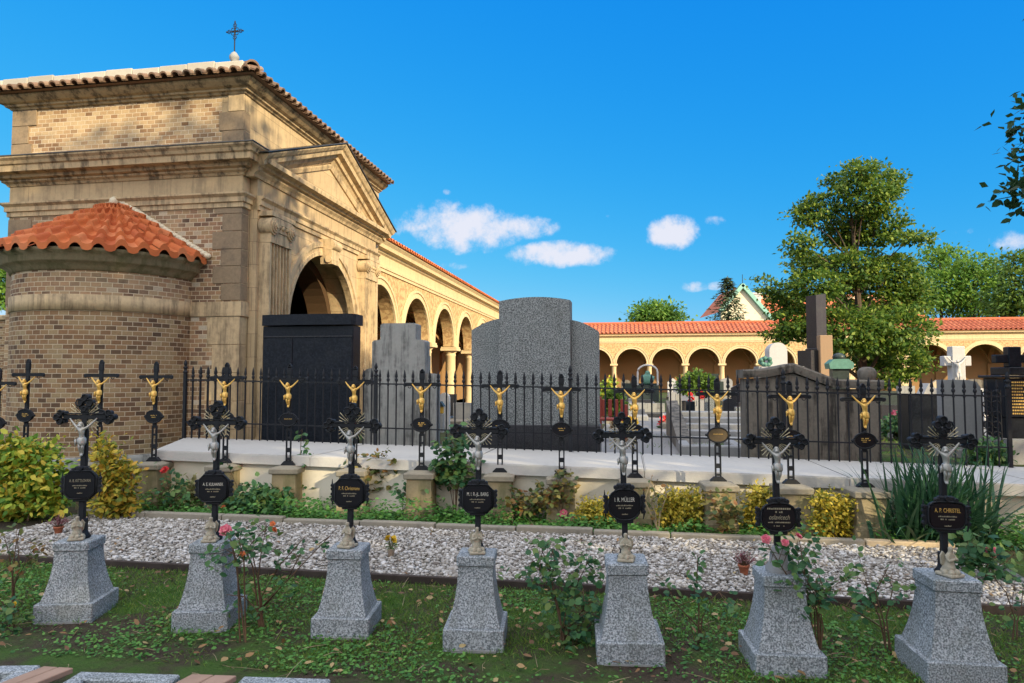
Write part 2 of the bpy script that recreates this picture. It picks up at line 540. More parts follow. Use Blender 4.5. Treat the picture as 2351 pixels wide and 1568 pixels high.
        uvl.data.foreach_set('uv', data)
        me.materials.append(MATS[mat])
        me.update()
        return link(name, me, parent)


def link(name, me, parent=None):
    o = bpy.data.objects.new(name, me)
    COL.objects.link(o)
    if parent is not None:
        o.parent = parent
    return o


def tag(o, label=None, cat=None, group=None, kind=None):
    for k, v in (('label', label), ('category', cat), ('group', group), ('kind', kind)):
        if v:
            o[k] = v
    return o


def thing(name, label, cat, loc=(0, 0, 0), rz=0., group=None):
    o = bpy.data.objects.new(name, None)
    o.empty_display_size = .1
    COL.objects.link(o)
    o.location = loc
    o.rotation_euler = (0, 0, rz)
    return tag(o, label, cat, group)


def dup(root, loc, rz=None, label=None, group=None, parent=None, scale=None):
    r = root.copy()
    COL.objects.link(r)
    if parent is not None:
        r.parent = parent
    if loc is not None:
        r.location = loc
    if rz is not None:
        r.rotation_euler = (0, 0, rz)
    if scale is not None:
        r.scale = scale
    if label:
        r['label'] = label
    if group:
        r['group'] = group
    for ch in root.children:
        dup(ch, None, parent=r)
    return r


def np_mesh(name, V, K, mat, parent=None, smooth=False):
    """V (n*K,3) vertices, every K in a row one face"""
    me = bpy.data.meshes.new(name)
    V = np.asarray(V, dtype=np.float32).reshape(-1, 3)
    n = len(V) // K
    me.vertices.add(len(V))
    me.vertices.foreach_set('co', V.ravel())
    me.loops.add(n * K)
    me.loops.foreach_set('vertex_index', np.arange(n * K, dtype=np.int32))
    me.polygons.add(n)
    me.polygons.foreach_set('loop_start', np.arange(0, n * K, K, dtype=np.int32))
    me.polygons.foreach_set('loop_total', np.full(n, K, dtype=np.int32))
    me.materials.append(MATS[mat])
    me.update(calc_edges=True)
    me.validate()
    return link(name, me, parent)


def leaf_verts(C, D, N, L, Wd, rng, six=False):
    """leaf faces: centre-base C, direction D, normal N (arrays), length L, width Wd"""
    D = D / np.linalg.norm(D, axis=1, keepdims=True)
    X = np.cross(D, N)
    X /= np.linalg.norm(X, axis=1, keepdims=True) + 1e-9
    Nn = np.cross(X, D)
    L = np.asarray(L).reshape(-1, 1)
    Wd = np.asarray(Wd).reshape(-1, 1)
    if six:
        pts = [C, C + D * L * .3 + X * Wd * .5, C + D * L * .68 + X * Wd * .42 - Nn * L * .05, C + D * L - Nn * L * .16,
               C + D * L * .68 - X * Wd * .42 - Nn * L * .05, C + D * L * .3 - X * Wd * .5]
        return np.stack(pts, 1), 6
    pts = [C, C + D * L * .5 + X * Wd * .5 + Nn * L * .06, C + D * L, C + D * L * .5 - X * Wd * .5 + Nn * L * .06]
    return np.stack(pts, 1), 4


def rdir(rng, n):
    v = rng.normal(size=(n, 3))
    return v / np.linalg.norm(v, axis=1, keepdims=True)
# ============================================================ ground
GZ = 0.42                     # cemetery level behind the retaining wall


def ground_z(a, d):
    if d < 8.6:
        return 0.
    if a > -6.1 or d > 10.9:
        base = GZ if d > 8.9 else 0.
        return base if d < 14 else max(.30, GZ - (d - 14) * .012)
    return 0.0 if d < 9.2 else min(.42, (d - 9.2) * .3)


m, t = newmat('earth and thin grass')
obj = t.n('ShaderNodeTexCoord').outputs['Object']
gmask = t.step(t.noise(obj, 1.6, 5, .65), .42, .62)
c = t.mix(t.noise(obj, 30, 4, .65), (.035, .027, .02), (.085, .066, .048))
c = t.mix(t.math('MULTIPLY', gmask, .8), c, t.mix(t.noise(obj, 45, 3), (.03, .08, .015), (.07, .14, .025)))
finish(m, t, c, .95, bump=t.noise(obj, 35, 5, .7), bs=.8, bd=.03, spec=.1)

aa = sorted(set([-900, -400, -150, -60, -30] + [round(-14 + .5 * i, 2) for i in range(57)] + [-6.12, -6.08, 20, 30, 60, 150, 400, 900]))
dd = sorted(set([-400, -100, -30, -12] + [round(-6 + .5 * i, 2) for i in range(53)] + [8.58, 8.62, 8.88, 8.92, 9.2, 25, 30, 40, 60, 100, 200, 500, 1200]))
mb = MB()
mb.grid([[W(a, d, ground_z(a, d)) for a in aa] for d in dd])
g = mb.build('ground', 'earth and thin grass')
g['kind'] = 'structure'

# paths of the upper cemetery: thin sheets laid on the ground
mb = MB()
for (a0, d0, a1, d1) in ((-5.9, 19.0, 9.0, 20.6), (-.95, 10.6, 1.55, 14.0), (-.6, 14.0, 1.1, 19.0), (-.6, 20.6, 1.4, 58.0), (6.5, 10.5, 8.6, 58.)):
    rows = [[W(a, d, ground_z(a, d) + .012) for a in (a0, a1)] for d in [d0 + (d1 - d0) * i / 12 for i in range(13)]]
    mb.grid(rows)
tag(mb.build('path', 'asphalt path'), kind='structure')

# ============================================================ arch helpers


def arch_wall(mb, mapf, s0, s1, z0, z1, arches, thick, nseg=14):
    """flat wall with round-headed openings; arches = (centre, half width, springing, rise, sill)"""
    def q(pts, rev=False):
        vs = [mapf(*p) for p in pts]
        mb.add(vs, [tuple(range(len(vs)))[::-1] if rev else tuple(range(len(vs)))])
    prev = s0
    for (sc, r, zs, rz, sill) in sorted(arches):
        for tt, rev in ((0, False), (thick, True)):
            if sc - r - prev > .001:
                q([(prev, tt, z0), (sc - r, tt, z0), (sc - r, tt, z1), (prev, tt, z1)], rev)
            for i in range(nseg):
                a1, a2 = PI - PI * i / nseg, PI - PI * (i + 1) / nseg
                p1 = (sc + r * math.cos(a1), zs + rz * math.sin(a1))
                p2 = (sc + r * math.cos(a2), zs + rz * math.sin(a2))
                q([(p1[0], tt, p1[1]), (p2[0], tt, p2[1]), (p2[0], tt, z1), (p1[0], tt, z1)], rev)
            if sill > z0 + .001:
                q([(sc - r, tt, z0), (sc + r, tt, z0), (sc + r, tt, sill), (sc - r, tt, sill)], rev)
        pts = [(sc + r * math.cos(PI - PI * i / nseg), zs + rz * math.sin(PI - PI * i / nseg)) for i in range(nseg + 1)]
        lo = max(z0, sill)
        if zs - lo > .001:
            pts = [(sc - r, lo)] + pts + [(sc + r, lo)]
        for p1, p2 in zip(pts, pts[1:]):
            q([(p1[0], 0, p1[1]), (p1[0], thick, p1[1]), (p2[0], thick, p2[1]), (p2[0], 0, p2[1])])
        if z0 > .5 and sc - r - prev > .001:
            q([(prev, 0, z0), (prev, thick, z0), (sc - r, thick, z0), (sc - r, 0, z0)])
        prev = sc + r
    for tt, rev in ((0, False), (thick, True)):
        q([(prev, tt, z0), (s1, tt, z0), (s1, tt, z1), (prev, tt, z1)], rev)
    q([(s0, 0, z0), (s0, thick, z0), (s0, thick, z1), (s0, 0, z1)])
    q([(s1, 0, z0), (s1, thick, z0), (s1, thick, z1), (s1, 0, z1)], True)
    q([(s0, 0, z1), (s1, 0, z1), (s1, thick, z1), (s0, thick, z1)])


def arch_ring(mb, mapf, sc, zs, prof, ratio=1., nseg=20, leg=0.):
    """moulded band round an arch: prof = (radius, t) section"""
    rows = []
    if leg:
        rows.append([mapf(sc - r, tt, zs - leg) for r, tt in prof])
    for i in range(nseg + 1):
        a = PI - PI * i / nseg
        r0 = prof[0][0]
        rows.append([mapf(sc + r * math.cos(a), tt, zs + (r0 * ratio + (r - r0)) * math.sin(a)) for r, tt in prof])
    if leg:
        rows.append([mapf(sc + r, tt, zs - leg) for r, tt in prof])
    mb.grid(rows, False, False)


def barrel(mb, p0, p1, r, n=6, up=(0, 0, 1)):
    """half-round cover tile from p0 (low end) to p1"""
    p0, p1 = Vector(p0), Vector(p1)
    d = (p1 - p0).normalized()
    x = d.cross(Vector(up)).normalized()
    y = x.cross(d)
    rows = []
    for p, rr in ((p0, r), (p1, r * .85)):
        rows.append([p + x * math.cos(PI * k / n) * rr + y * math.sin(PI * k / n) * rr for k in range(n + 1)])
    mb.grid(rows)
    inner = [[q - y * .02 + (p - q) * .12 for q, p in zip(rows[0], [p0] * (n + 1))], [q - y * .02 for q in rows[1]]]
    mb.grid(inner)
    mb.add(rows[0] + inner[0], [(k, k + 1, k + 2 + n, k + 1 + n) for k in range(n)])


# ============================================================ chapel
AC, D0, AL, D1 = -6.45, 10.57, -11.05, 17.0
base = (-8.75, 13.8, 0.)
chap = thing('chapel', 'sandstone and brick chapel with pedimented arch, round brick apse and tiled roof', 'building', W(-8.75, 13.8), -YAW)
OFF = base


def side(s, tt, z):         # facade plane: s runs along d, tt goes into the wall
    return (AC - tt, s, z)


mb = MB().box(AL, D0, 0, AC - .012, D0 + .4, 4.60)
mb.build('lower_brick_wall', 'brick mid', chap, OFF)
mb = MB().box(AL, D0 + .012, 5.45, AC - .012, D0 + .4, 6.62)
mb.build('upper_brick_wall', 'brick pale', chap, OFF)
mb = MB().box(AL, D0 - .01, 4.602, AC, D0 + .4, 5.448)
mb.build('frieze', 'sandstone', chap, OFF)
# closed back and left side
mb = MB().box(AL, D0 + .402, 0, AL + .35, D1, 6.6).box(AL + .352, D1 - .35, 0, AC - .46, D1, 6.6)
mb.build('rear_wall', 'brick mid', chap, OFF)
mb = MB()
arch_wall(mb, lambda s, tt, z: (AC - .003 - tt, s, z), D0 + .008, D1, 0, 6.6, [(13.5, 1.66, 2.66, 1.66, .45)], .42, 24)
mb.build('side_wall', 'sandstone', chap, OFF)
# quoins on the brick face


def stone_part(name, mat, *box):
    MB().cbox(*box, .006).build(name, mat, chap, OFF)


z = 2.95
for h, w in ((.29, .36), (.30, .52), (.29, .38), (.31, .54), (.30, .36), (.12, .5)):
    h = min(h, 4.545 - z)
    stone_part('quoin_stone', 'sooty sandstone', AC - w, D0 - .014, z + .003, AC + .002, D0 + .2, z + h - .003)
    z += h
for i, (h, w, w2) in enumerate(((.33, .40, .42), (.33, .46, .34), (.37, .30, .5))):
    zz = 5.56 + (0, .33, .66)[i]
    stone_part('quoin_stone', 'sooty sandstone' if i < 2 else 'sandstone trim', AC - w, D0 - .012, zz + .003, AC + .002, D0 + .2, zz + h - .003)
    stone_part('quoin_stone', 'sooty sandstone', AL - .01, D0 - .012, zz + .003, AL + w2, D0 + .2, zz + h - .003)
for i, w in enumerate((.46, .34, .5, .36, .48)):
    stone_part('quoin_stone', 'sooty sandstone', AL - .01, D0 - .014, 2.95 + i * .31 + .003, AL + w, D0 + .2, 2.95 + (i + 1) * .31 - .003)
for i, w in enumerate((.56, .5, .62, .5, .6)):
    stone_part('corner_stone', 'sandstone trim', AC - w, D0 - .014, .30 + i * .475 + .003, AC + .002, D0 + .2, .30 + (i + 1) * .475 - .003)
LP = [(AL, D1), (AL, D0), (AC, D0), (AC, D1)]
mb = MB().sweep([(-7.38, D0), (AC, D0), (AC, 11.02)], [(-.05, 2.687), (.03, 2.687), (.03, 2.93), (-.05, 2.93)])
mb.build('string_course', 'sandstone trim', chap, OFF)
mb = MB().sweep(LP[:3] + [(AC, 10.96)], [(-.05, 4.55), (.03, 4.55), (.03, 4.63), (.06, 4.64), (.06, 4.72), (.11, 4.765), (.11, 4.795), (-.05, 4.80)])
mb.build('architrave', 'sandstone trim', chap, OFF)
CP = [(-.06, 5.10), (.03, 5.10), (.05, 5.14), (.10, 5.17), (.10, 5.20), (.17, 5.22), (.19, 5.27), (.31, 5.29), (.32, 5.39), (.35, 5.41), (.37, 5.46), (.41, 5.50), (.41, 5.53)]
mb = MB().sweep(LP[:3] + [(AC, 11.05)], CP + [(-.06, 5.55)])
mb.build('main_cornice', 'sooty trim', chap, OFF)
mb = MB().sweep(LP[:3] + [(AC, 11.06)], [(-.06, 5.553), (.425, 5.533), (.425, 5.547), (-.06, 5.60)])
mb.build('cornice_flashing', 'sheet metal', chap, OFF)
TP = [(-.06, 6.50), (.03, 6.52), (.05, 6.55), (.09, 6.56), (.10, 6.59), (.16, 6.61), (.23, 6.66), (.26, 6.69), (.26, 6.715), (-.06, 6.74)]
mb = MB().sweep(LP, TP)
mb.build('eaves_cornice', 'sooty trim', chap, OFF)

# roof: hip, low pitch, rows of half-round tiles
PITCHR = math.tan(R(23))
EO = .36
mb = MB()
e0, e1, f0, f1, ze = AL - EO, AC + EO, D0 - EO, D1 + EO - .4, 6.72
hw = (e1 - e0) / 2
ridge = ze + hw * PITCHR
am = (e0 + e1) / 2
mb.add([(e0, f0, ze), (e1, f0, ze), (e1, f1, ze), (e0, f1, ze), (am, f0 + hw, ridge), (am, f1 - hw, ridge)],
       [(0, 1, 4), (1, 2, 5, 4), (2, 3, 5), (3, 0, 4, 5), (0, 3, 2, 1)])
roof = mb.build('roof', 'old clay tile', chap, OFF)
mb = MB()
n = int((e1 - e0) / .215)
for i in range(n + 1):
    x = e0 + .05 + i * .215
    L = min(1.4, (x - e0) if x < am else (e1 - x)) + .02
    for k in range(max(1, int(L / .42))):
        mb_s = .42 * k
        barrel(mb, (x, f0 - .05 + mb_s, ze + .03 + (mb_s) * PITCHR), (x, f0 + .42 + mb_s, ze + .045 + (mb_s + .42) * PITCHR), .075)
n = int((f1 - f0) / .215)
for i in range(n + 1):
    y = f0 + .05 + i * .215
    for k in range(3):
        q = .42 * k
        if q > min(y - f0, f1 - y) + .3:
            break
        L = min(.42, max(.06, min(y - f0, f1 - y) - q + .05))
        barrel(mb, (e1 + .05 - q, y, ze + .03 + q * PITCHR), (e1 - L - q, y, ze + .045 + (q + L) * PITCHR), .075)
mb.build('eaves_tiles', 'old clay tile', roof)
for o in (roof.children[0],):
    o.location = (0, 0, 0)
    o.data.transform(Matrix.Translation((-OFF[0], -OFF[1], 0)))
# pale lime-bedded tile course above the eaves
mb = MB()
x = e0 - .1
i = 0
while x < e1 - .55:
    L = .52
    zt = ze + .155
    mb.cbox(x, f0 + .06, ze + .10, x + L - .006, f0 + .34, ze + .245 + .012 * (i % 3), .012)
    mb.add([], [])
    x += L
    i += 1
vt = mb.build('verge_tiles', 'pale lime tile', roof)
vt.data.transform(Matrix.Translation((-OFF[0], -OFF[1], 0)))
# hip ridge caps at the near corner
mb = MB()
for k in range(2):
    p = Vector((e1 - .02, f0 + .02, ze + .09)) + Vector((-1, 1, PITCHR)) * (.22 * k)
    barrel(mb, p, p + Vector((-.24, .24, .24 * PITCHR)), .12, 8)
hr = mb.build('hip_tiles', 'old clay tile', roof)
hr.data.transform(Matrix.Translation((-OFF[0], -OFF[1], 0)))

# iron cross on the hip
pc = at(538, 131, 12.35)
ca, cd = AD(pc)
ztop = at(538, 48, 12.35).z
mb = MB()
z0 = pc.z - .12
mb.lathe([(.02, z0 - .25), (.10, z0 - .22), (.11, z0 - .05), (.05, z0), (.05, z0 + .02), (.085, z0 + .08), (.09, z0 + .13), (.05, z0 + .19), (.015, z0 + .22)], (ca, cd), 12)
mb.build('cross_foot', 'grey stone', chap, OFF)
mb = MB()
zc = ztop - .20
mb.tube([(ca, cd, z0 + .2), (ca, cd, ztop)], .011)
mb.tube([(ca - .15, cd, zc), (ca + .15, cd, zc)], .010)
for sx, sz in ((1, 0), (-1, 0), (0, 1), (0, -1)):
    cx, cz = ca + sx * .115, zc + sz * .115
    mb.tube([(cx + .035 * math.cos(q * PI / 4), cd, cz + .035 * math.sin(q * PI / 4)) for q in range(9)], .007, 5)
    mb.ball((ca + sx * .165, cd, zc + sz * .165), .016, 6, 4)
for q in range(4):
    a = PI / 4 + q * PI / 2
    cx, cz = ca + .055 * math.cos(a), zc + .055 * math.sin(a)
    mb.tube([(cx + .03 * math.cos(a + k * PI / 4), cd, cz + .03 * math.sin(a + k * PI / 4)) for k in range(9)], .007, 5)
mb.build('roof_cross', 'black iron', chap, OFF)

# portal: pilasters, arch, entablature, pediment
AP = -6.31
portal = lambda s, tt, z: (AP - tt, s, z)
mb = MB()
arch_wall(mb, portal, 10.80, 16.45, .3, 5.12, [(13.5, 1.60, 2.62, 1.60, .45)], .132, 28)
mb.build('portal_wall', 'sandstone', chap, OFF)
mb = MB()
arch_ring(mb, portal, 13.5, 2.62, [(1.585, .10), (1.585, -.05), (1.66, -.05), (1.67, -.03), (1.75, -.03), (1.76, -.065), (1.86, -.065), (1.88, -.02), (1.88, .02)], 1, 32, 2.2)
mb.build('arch_moulding', 'sandstone trim', chap, OFF)
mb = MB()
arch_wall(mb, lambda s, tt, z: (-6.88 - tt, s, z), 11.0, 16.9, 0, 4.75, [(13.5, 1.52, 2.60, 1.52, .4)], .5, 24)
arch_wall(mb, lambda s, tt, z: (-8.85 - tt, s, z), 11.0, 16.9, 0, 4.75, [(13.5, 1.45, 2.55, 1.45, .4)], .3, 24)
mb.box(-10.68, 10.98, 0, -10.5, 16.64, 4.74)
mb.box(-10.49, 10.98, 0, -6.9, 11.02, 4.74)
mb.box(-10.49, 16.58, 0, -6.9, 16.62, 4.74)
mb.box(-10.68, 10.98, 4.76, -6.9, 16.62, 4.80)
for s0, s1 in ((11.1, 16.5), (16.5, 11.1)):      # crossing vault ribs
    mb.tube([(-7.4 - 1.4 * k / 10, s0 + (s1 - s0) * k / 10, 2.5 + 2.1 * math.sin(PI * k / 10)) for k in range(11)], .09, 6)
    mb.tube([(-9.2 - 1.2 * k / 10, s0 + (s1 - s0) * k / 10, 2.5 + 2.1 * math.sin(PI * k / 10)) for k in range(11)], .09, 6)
mb.build('vaulted_interior', 'shaded ochre plaster', chap, OFF)


def pilaster(s0, s1):
    w = s1 - s0
    pts = [(AP, s0)]
    nfl = 6
    for i in range(nfl):
        c = s0 + .05 + (w - .1) * (i + .5) / nfl
        h = (w - .1) / nfl * .38
        pts += [(AP + .20, c - h), (AP + .14, c - h * .8), (AP + .11, c), (AP + .14, c + h * .8), (AP + .20, c + h)]
    pts = [(AP, s0), (AP + .20, s0 + .005)] + pts[1:] + [(AP + .20, s1 - .005), (AP, s1)]
    mb = MB()
    mb.prismz(pts, .62, 3.995)
    p = mb.build('pilaster', 'sandstone trim', chap, OFF)
    mb = MB().box(AP - .01, s0 - .05, .30, AP + .27, s1 + .05, .52).box(AP - .01, s0 - .03, .522, AP + .24, s1 + .03, .618)
    b = mb.build('base', 'sandstone trim', p)
    b.data.transform(Matrix.Translation((-OFF[0], -OFF[1], 0)))
    mb = MB()
    mb.box(AP - .01, s0, 4.0, AP + .22, s1, 4.20)
    mb.box(AP - .01, s0 - .02, 4.205, AP + .235, s1 + .02, 4.34)
    mb.box(AP - .01, s0 - .04, 4.46, AP + .26, s1 + .04, 4.545)
    for sc in (s0 + .07, s1 - .07):
        for k, (r, x1) in enumerate(((.155, .25), (.12, .275), (.082, .295), (.042, .315))):
            m0 = len(mb.v)
            mb.lathe([(r, AP + .02), (r, AP + x1)], (0, 0), 18)
            mb.xf(Matrix(((0, 0, 1, 0), (1, 0, 0, sc), (0, 1, 0, 4.29), (0, 0, 0, 1))), m0)
    mb.box(AP - .01, s0 + .1, 4.345, AP + .255, s1 - .1, 4.455)
    for k in range(5):
        mb.ball((AP + .24, s0 + .12 + (w - .24) * k / 4, 4.30), .045, 8, 6)
    c = mb.build('capital', 'sandstone trim', p)
    c.data.transform(Matrix.Translation((-OFF[0], -OFF[1], 0)))


pilaster(10.89, 11.65)
pilaster(15.29, 16.05)
mb = MB()
mb.prism([(-.16, 4.02), (.16, 4.02), (.22, 4.54), (-.22, 4.54)], 0, .26)
mb.xf(Matrix(((0, -1, 0, AP + .24), (1, 0, 0, 13.5), (0, 0, 1, 0), (0, 0, 0, 1))))
for zc, r, out in ((4.42, .11, .20), (4.12, .075, .17)):
    m0 = len(mb.v)
    mb.lathe([(r, -.2), (r, .2)], (0, 0), 14)
    mb.xf(Matrix(((1, 0, 0, AP + out), (0, 0, 1, 13.5), (0, 1, 0, zc), (0, 0, 0, 1))), m0)
mb.build('keystone', 'sandstone trim', chap, OFF)
PP = [(AP, 10.80), (AP, 16.5)]
mb = MB().sweep(PP, [(-.1, 4.55), (.04, 4.55), (.04, 4.63), (.07, 4.64), (.07, 4.72), (.12, 4.765), (.12, 4.795), (-.1, 4.80)])
mb.build('portal_architrave', 'sandstone trim', chap, OFF)
mb = MB().sweep([(AP, 10.62), (AP, 16.62)], [(-.14, 5.10), (.03, 5.10), (.05, 5.15), (.10, 5.20), (.10, 5.24), (.17, 5.25), (.19, 5.29), (.29, 5.31), (.30, 5.37), (.30, 5.39), (-.14, 5.41)])
mb.build('portal_cornice', 'sandstone trim', chap, OFF)
mb = MB()
mb.prism([(10.85, 5.40), (16.45, 5.40), (13.65, 6.36)], 0, .13)
mb.xf(Matrix(((0, -1, 0, AP + .0), (1, 0, 0, 0), (0, 0, 1, 0), (0, 0, 0, 1))))
mb.build('tympanum', 'sandstone', chap, OFF)
rk = [(10.47, 5.42), (13.66, 6.66), (16.85, 5.42)]
RPF = [(.36, -.10), (.36, .03), (.33, .05), (.28, .09), (.27, .14), (.20, .16), (.18, .27), (.10, .29), (.08, .33), (.02, .38), (0, .38), (0, -.10)]
mb = MB().sweep(rk, RPF, fn=lambda x, y, h: (AP + h, x, y))
mb.build('raking_cornice', 'sandstone trim', chap, OFF)
mb = MB().sweep([(10.43, 5.42), (13.66, 6.675), (16.89, 5.42)], [(-.005, -.14), (-.005, .41), (-.02, .41), (-.02, -.14)], fn=lambda x, y, h: (AP + h, x, y))
mb.build('pediment_flashing', 'sheet metal', chap, OFF)
# inner moulding of the tympanum
tri = [(11.75, 5.50), (16.15, 5.50), (13.95, 6.26)]
mb = MB()
mb.sweep([(11.35, 5.415), (13.65, 6.24), (15.95, 5.415)], [(.10, 0), (.10, .035), (.03, .06), (0, .06), (0, 0)], fn=lambda x, y, h: (AP + h, x, y))
mb.build('tympanum_moulding', 'sandstone trim', chap, OFF)

# apse
AX, AR = -8.85, 1.47


def ring(r0, zz, n=40, stilt=.0):
    return [(AX + r0 * math.cos(PI + PI * i / n), D0 + r0 * math.sin(PI + PI * i / n), zz) for i in range(n + 1)]


def apse_shell(prof, mat, name, n=40, par=chap):
    mb = MB()
    rows = [ring(r, z, n) for r, z in prof]
    uv = [[(AR * PI * i / n, z) for i in range(n + 1)] for r, z in prof]
    mb.grid(rows, False, True, uv)
    return mb.build(name, mat, par, OFF)


apse_shell([(AR, .42), (AR, 2.69)], 'brick apse', 'apse_wall')
apse_shell([(AR, 2.92), (AR, 3.40)], 'brick mid', 'apse_upper_wall')
apse_shell([(AR - .02, 2.686), (AR + .025, 2.687), (AR + .025, 2.93), (AR - .02, 2.931)], 'sandstone trim', 'apse_string_course')
apse_shell([(AR - .02, -.05), (AR + .07, -.05), (AR + .07, .38), (AR + .03, .43), (AR - .02, .431)], 'weathered concrete', 'apse_plinth')
apse_shell([(AR - .02, 3.30), (AR + .03, 3.31), (AR + .05, 3.36), (AR + .13, 3.42), (AR + .17, 3.44), (AR + .17, 3.52), (AR + .24, 3.57), (AR + .26, 3.62), (AR - .02, 3.63)], 'mossy sandstone', 'apse_cornice')
NC, per, ncourse = 18, 16, 6
apx = (AX, D0 - .02, 4.66)
RE, ZE = AR + .30, 3.60
mb = MB()
for k in range(ncourse):
    for cidx in range(NC):
        f0_, f1_ = k / ncourse, (k + 1.12) / ncourse
        rows = []
        for j, (f, lift) in enumerate(((f0_, .03), (f0_, .085), (min(f1_, 1.0), .012))):
            r = RE * (1 - f) + .07 * f
            zz = ZE + (apx[2] - ZE) * f
            row = []
            for i in range(per + 1):
                ph = (cidx + i / per) / NC
                q = i / per
                sc = min(1., r / 1.0)
                bump = (max(0, math.sin(PI * min(1, q / .56))) ** .7 * .092 if q < .56 else -.022 * math.sin(PI * (q - .56) / .44)) * (.35 + .65 * sc)
                an = PI + PI * ph
                row.append((apx[0] + r * math.cos(an), apx[1] + r * math.sin(an) * 1.0, zz + lift + bump - (.045 if j == 0 else 0)))
            rows.append(row)
        rr_ = random.Random(k * 50 + cidx)
        tw = rr_.uniform(-.008, .008)
        rows = [[(x, y, z + tw) for x, y, z in r_] for r_ in rows]
        mb.grid(rows[:2], False, False)
        mb.grid(rows[1:])
apr = mb.build('apse_roof', 'clay tile', chap, OFF)
mb = MB()
n = 26
for i in range(n):          # mortar bead where the tiles meet the wall
    f = (i + .5) / n
    for sg in (1, -1):
        r = RE * (1 - f) + .05
        mb.ball((AX + sg * r, D0 - .03, ZE + (apx[2] - ZE) * f + .10), .05, 6, 5, sx=1.5)
mb.ball((AX, D0 - .06, apx[2] + .07), .09, 8, 6)
mf = mb.build('mortar_fillet', 'pale plaster', apr)
mf.data.transform(Matrix.Translation((-OFF[0], -OFF[1], 0)))

# ============================================================ arcade wing beyond the chapel
WA, WD0, WD1 = -6.75, 17.0, 59.4
wing = thing('arcade', 'long sunlit arcade of round arches running away from the chapel', 'building', W(-8.5, 38.), -YAW, None)
OW = (-8.5, 38., 0.)
wf = lambda s, tt, z: (WA - tt, s, z)
cents = [17.94 + 3.4 * k for k in range(12)]
mb = MB()
arch_wall(mb, wf, 16.50, WD1, 2.86, 4.62, [(c, 1.36, 2.86, 1.36, 0) for c in cents], .42, 16)
mb.build('arch_wall', 'sgraffito plaster', wing, OW)
mb = MB()
for c in cents:
    arch_ring(mb, wf, c, 2.86, [(1.355, .03), (1.355, -.035), (1.43, -.035), (1.44, -.02), (1.52, -.02), (1.53, -.055), (1.60, -.055), (1.61, 0), (1.61, .03)], 1, 18)
mb.build('arch_mouldings', 'sandstone wing', wing, OW)
mb = MB().sweep([(WA, 17.0), (WA, WD1)], [(-.1, 4.60), (.04, 4.60), (.04, 4.68), (.07, 4.69), (.07, 4.76), (.02, 4.78), (.02, 5.06), (.08, 5.10), (.10, 5.15), (.22, 5.18), (.23, 5.28), (.30, 5.36), (.30, 5.39), (-.1, 5.42)])
mb.build('entablature', 'sandstone wing', wing, OW)
mb = MB()
mb.box(-10.35, 17.0, 0, -10.2, WD1, 5.2).box(-10.2, 17.0, 4.30, -7.18, WD1, 4.35).box(-10.2, 17.002, .2, -7.0, WD1, .3)
for k in range(12):
    d_ = 16.24 + 3.4 * k
    if d_ < 17.2:
        continue
    mb.grid([[(-7.17 - 1.5 * (1 - math.cos(PI * i / 12)), d_ + w, 2.9 + 1.35 * math.sin(PI * i / 12)) for i in range(13)] for w in (-.2, .2)], False, True)
    mb.box(-10.2, d_ - .25, .3, -10.05, d_ + .25, 2.9)
    for sg in (1, -1):
        mb.tube([(-7.2 - 3.0 * i / 10, d_ + sg * 3.4 * i / 10 * .98, 2.9 + 1.42 * math.sin(PI * i / 10)) for i in range(11)], .05, 5)
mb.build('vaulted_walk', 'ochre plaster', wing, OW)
# columns; the first is a square pier
mb = MB()
for k in (1,):
    d_ = 16.24 + 3.4 * k
    mb.box(WA - .42, d_ - .32, .25, WA + .02, d_ + .32, 2.62).box(WA - .44, d_ - .35, .25, WA + .05, d_ + .35, .5)
    mb.box(WA - .46, d_ - .40, 2.72, WA + .08, d_ + .40, 2.84).box(WA - .44, d_ - .36, 2.622, WA + .05, d_ + .36, 2.718)
mb.build('square_pier', 'sandstone wing', wing, OW)
mb = MB()
mb.lathe([(.27, .25), (.27, .40), (.25, .42), (.225, .52), (.21, .56), (.195, 2.48), (.21, 2.50), (.21, 2.55), (.20, 2.56), (.20, 2.60), (.27, 2.68), (.27, 2.70)], (0, 0), 20)
mb.box(-.33, -.33, 2.70, .33, .33, 2.79).box(-.31, -.31, 2.795, .31, .31, 2.858).box(-.31, -.31, .1, .31, .31, .25)
col0 = mb.build('column', 'sandstone wing', wing)
first = True
for k in range(2, 13):
    o = col0 if first else col0.copy()
    if not first:
        COL.objects.link(o)
        o.parent = wing
    first = False
    o.location = (WA - .21 - OW[0], 16.24 + 3.4 * k - OW[1], 0)
# roof
mb = MB()
rows_n = int((WD1 - 17.2) / .24)
zr0, zr1, xr0, xr1 = 5.41, 6.35, WA + .38, -8.6
for i in range(rows_n):
    d_ = 17.2 + .24 * i
    prof = [(0, 0), (.03, .05), (.075, .075), (.12, .05), (.15, 0), (.24, 0)]
    mb.grid([[(xr0, d_ + p, zr0 + h) for p, h in prof], [(xr1, d_ + p, zr1 + h) for p, h in prof]], False, True)
mb.add([(xr1, 17.1, zr1), (xr1, WD1, zr1), (-10.6, WD1, 5.4), (-10.6, 17.1, 5.4)], [(0, 1, 2, 3)])
mb.box(WA - .1, 17.05, 5.40, xr0 - .02, WD1, 5.425)
mb.build('roof', 'clay tile', wing, OW)

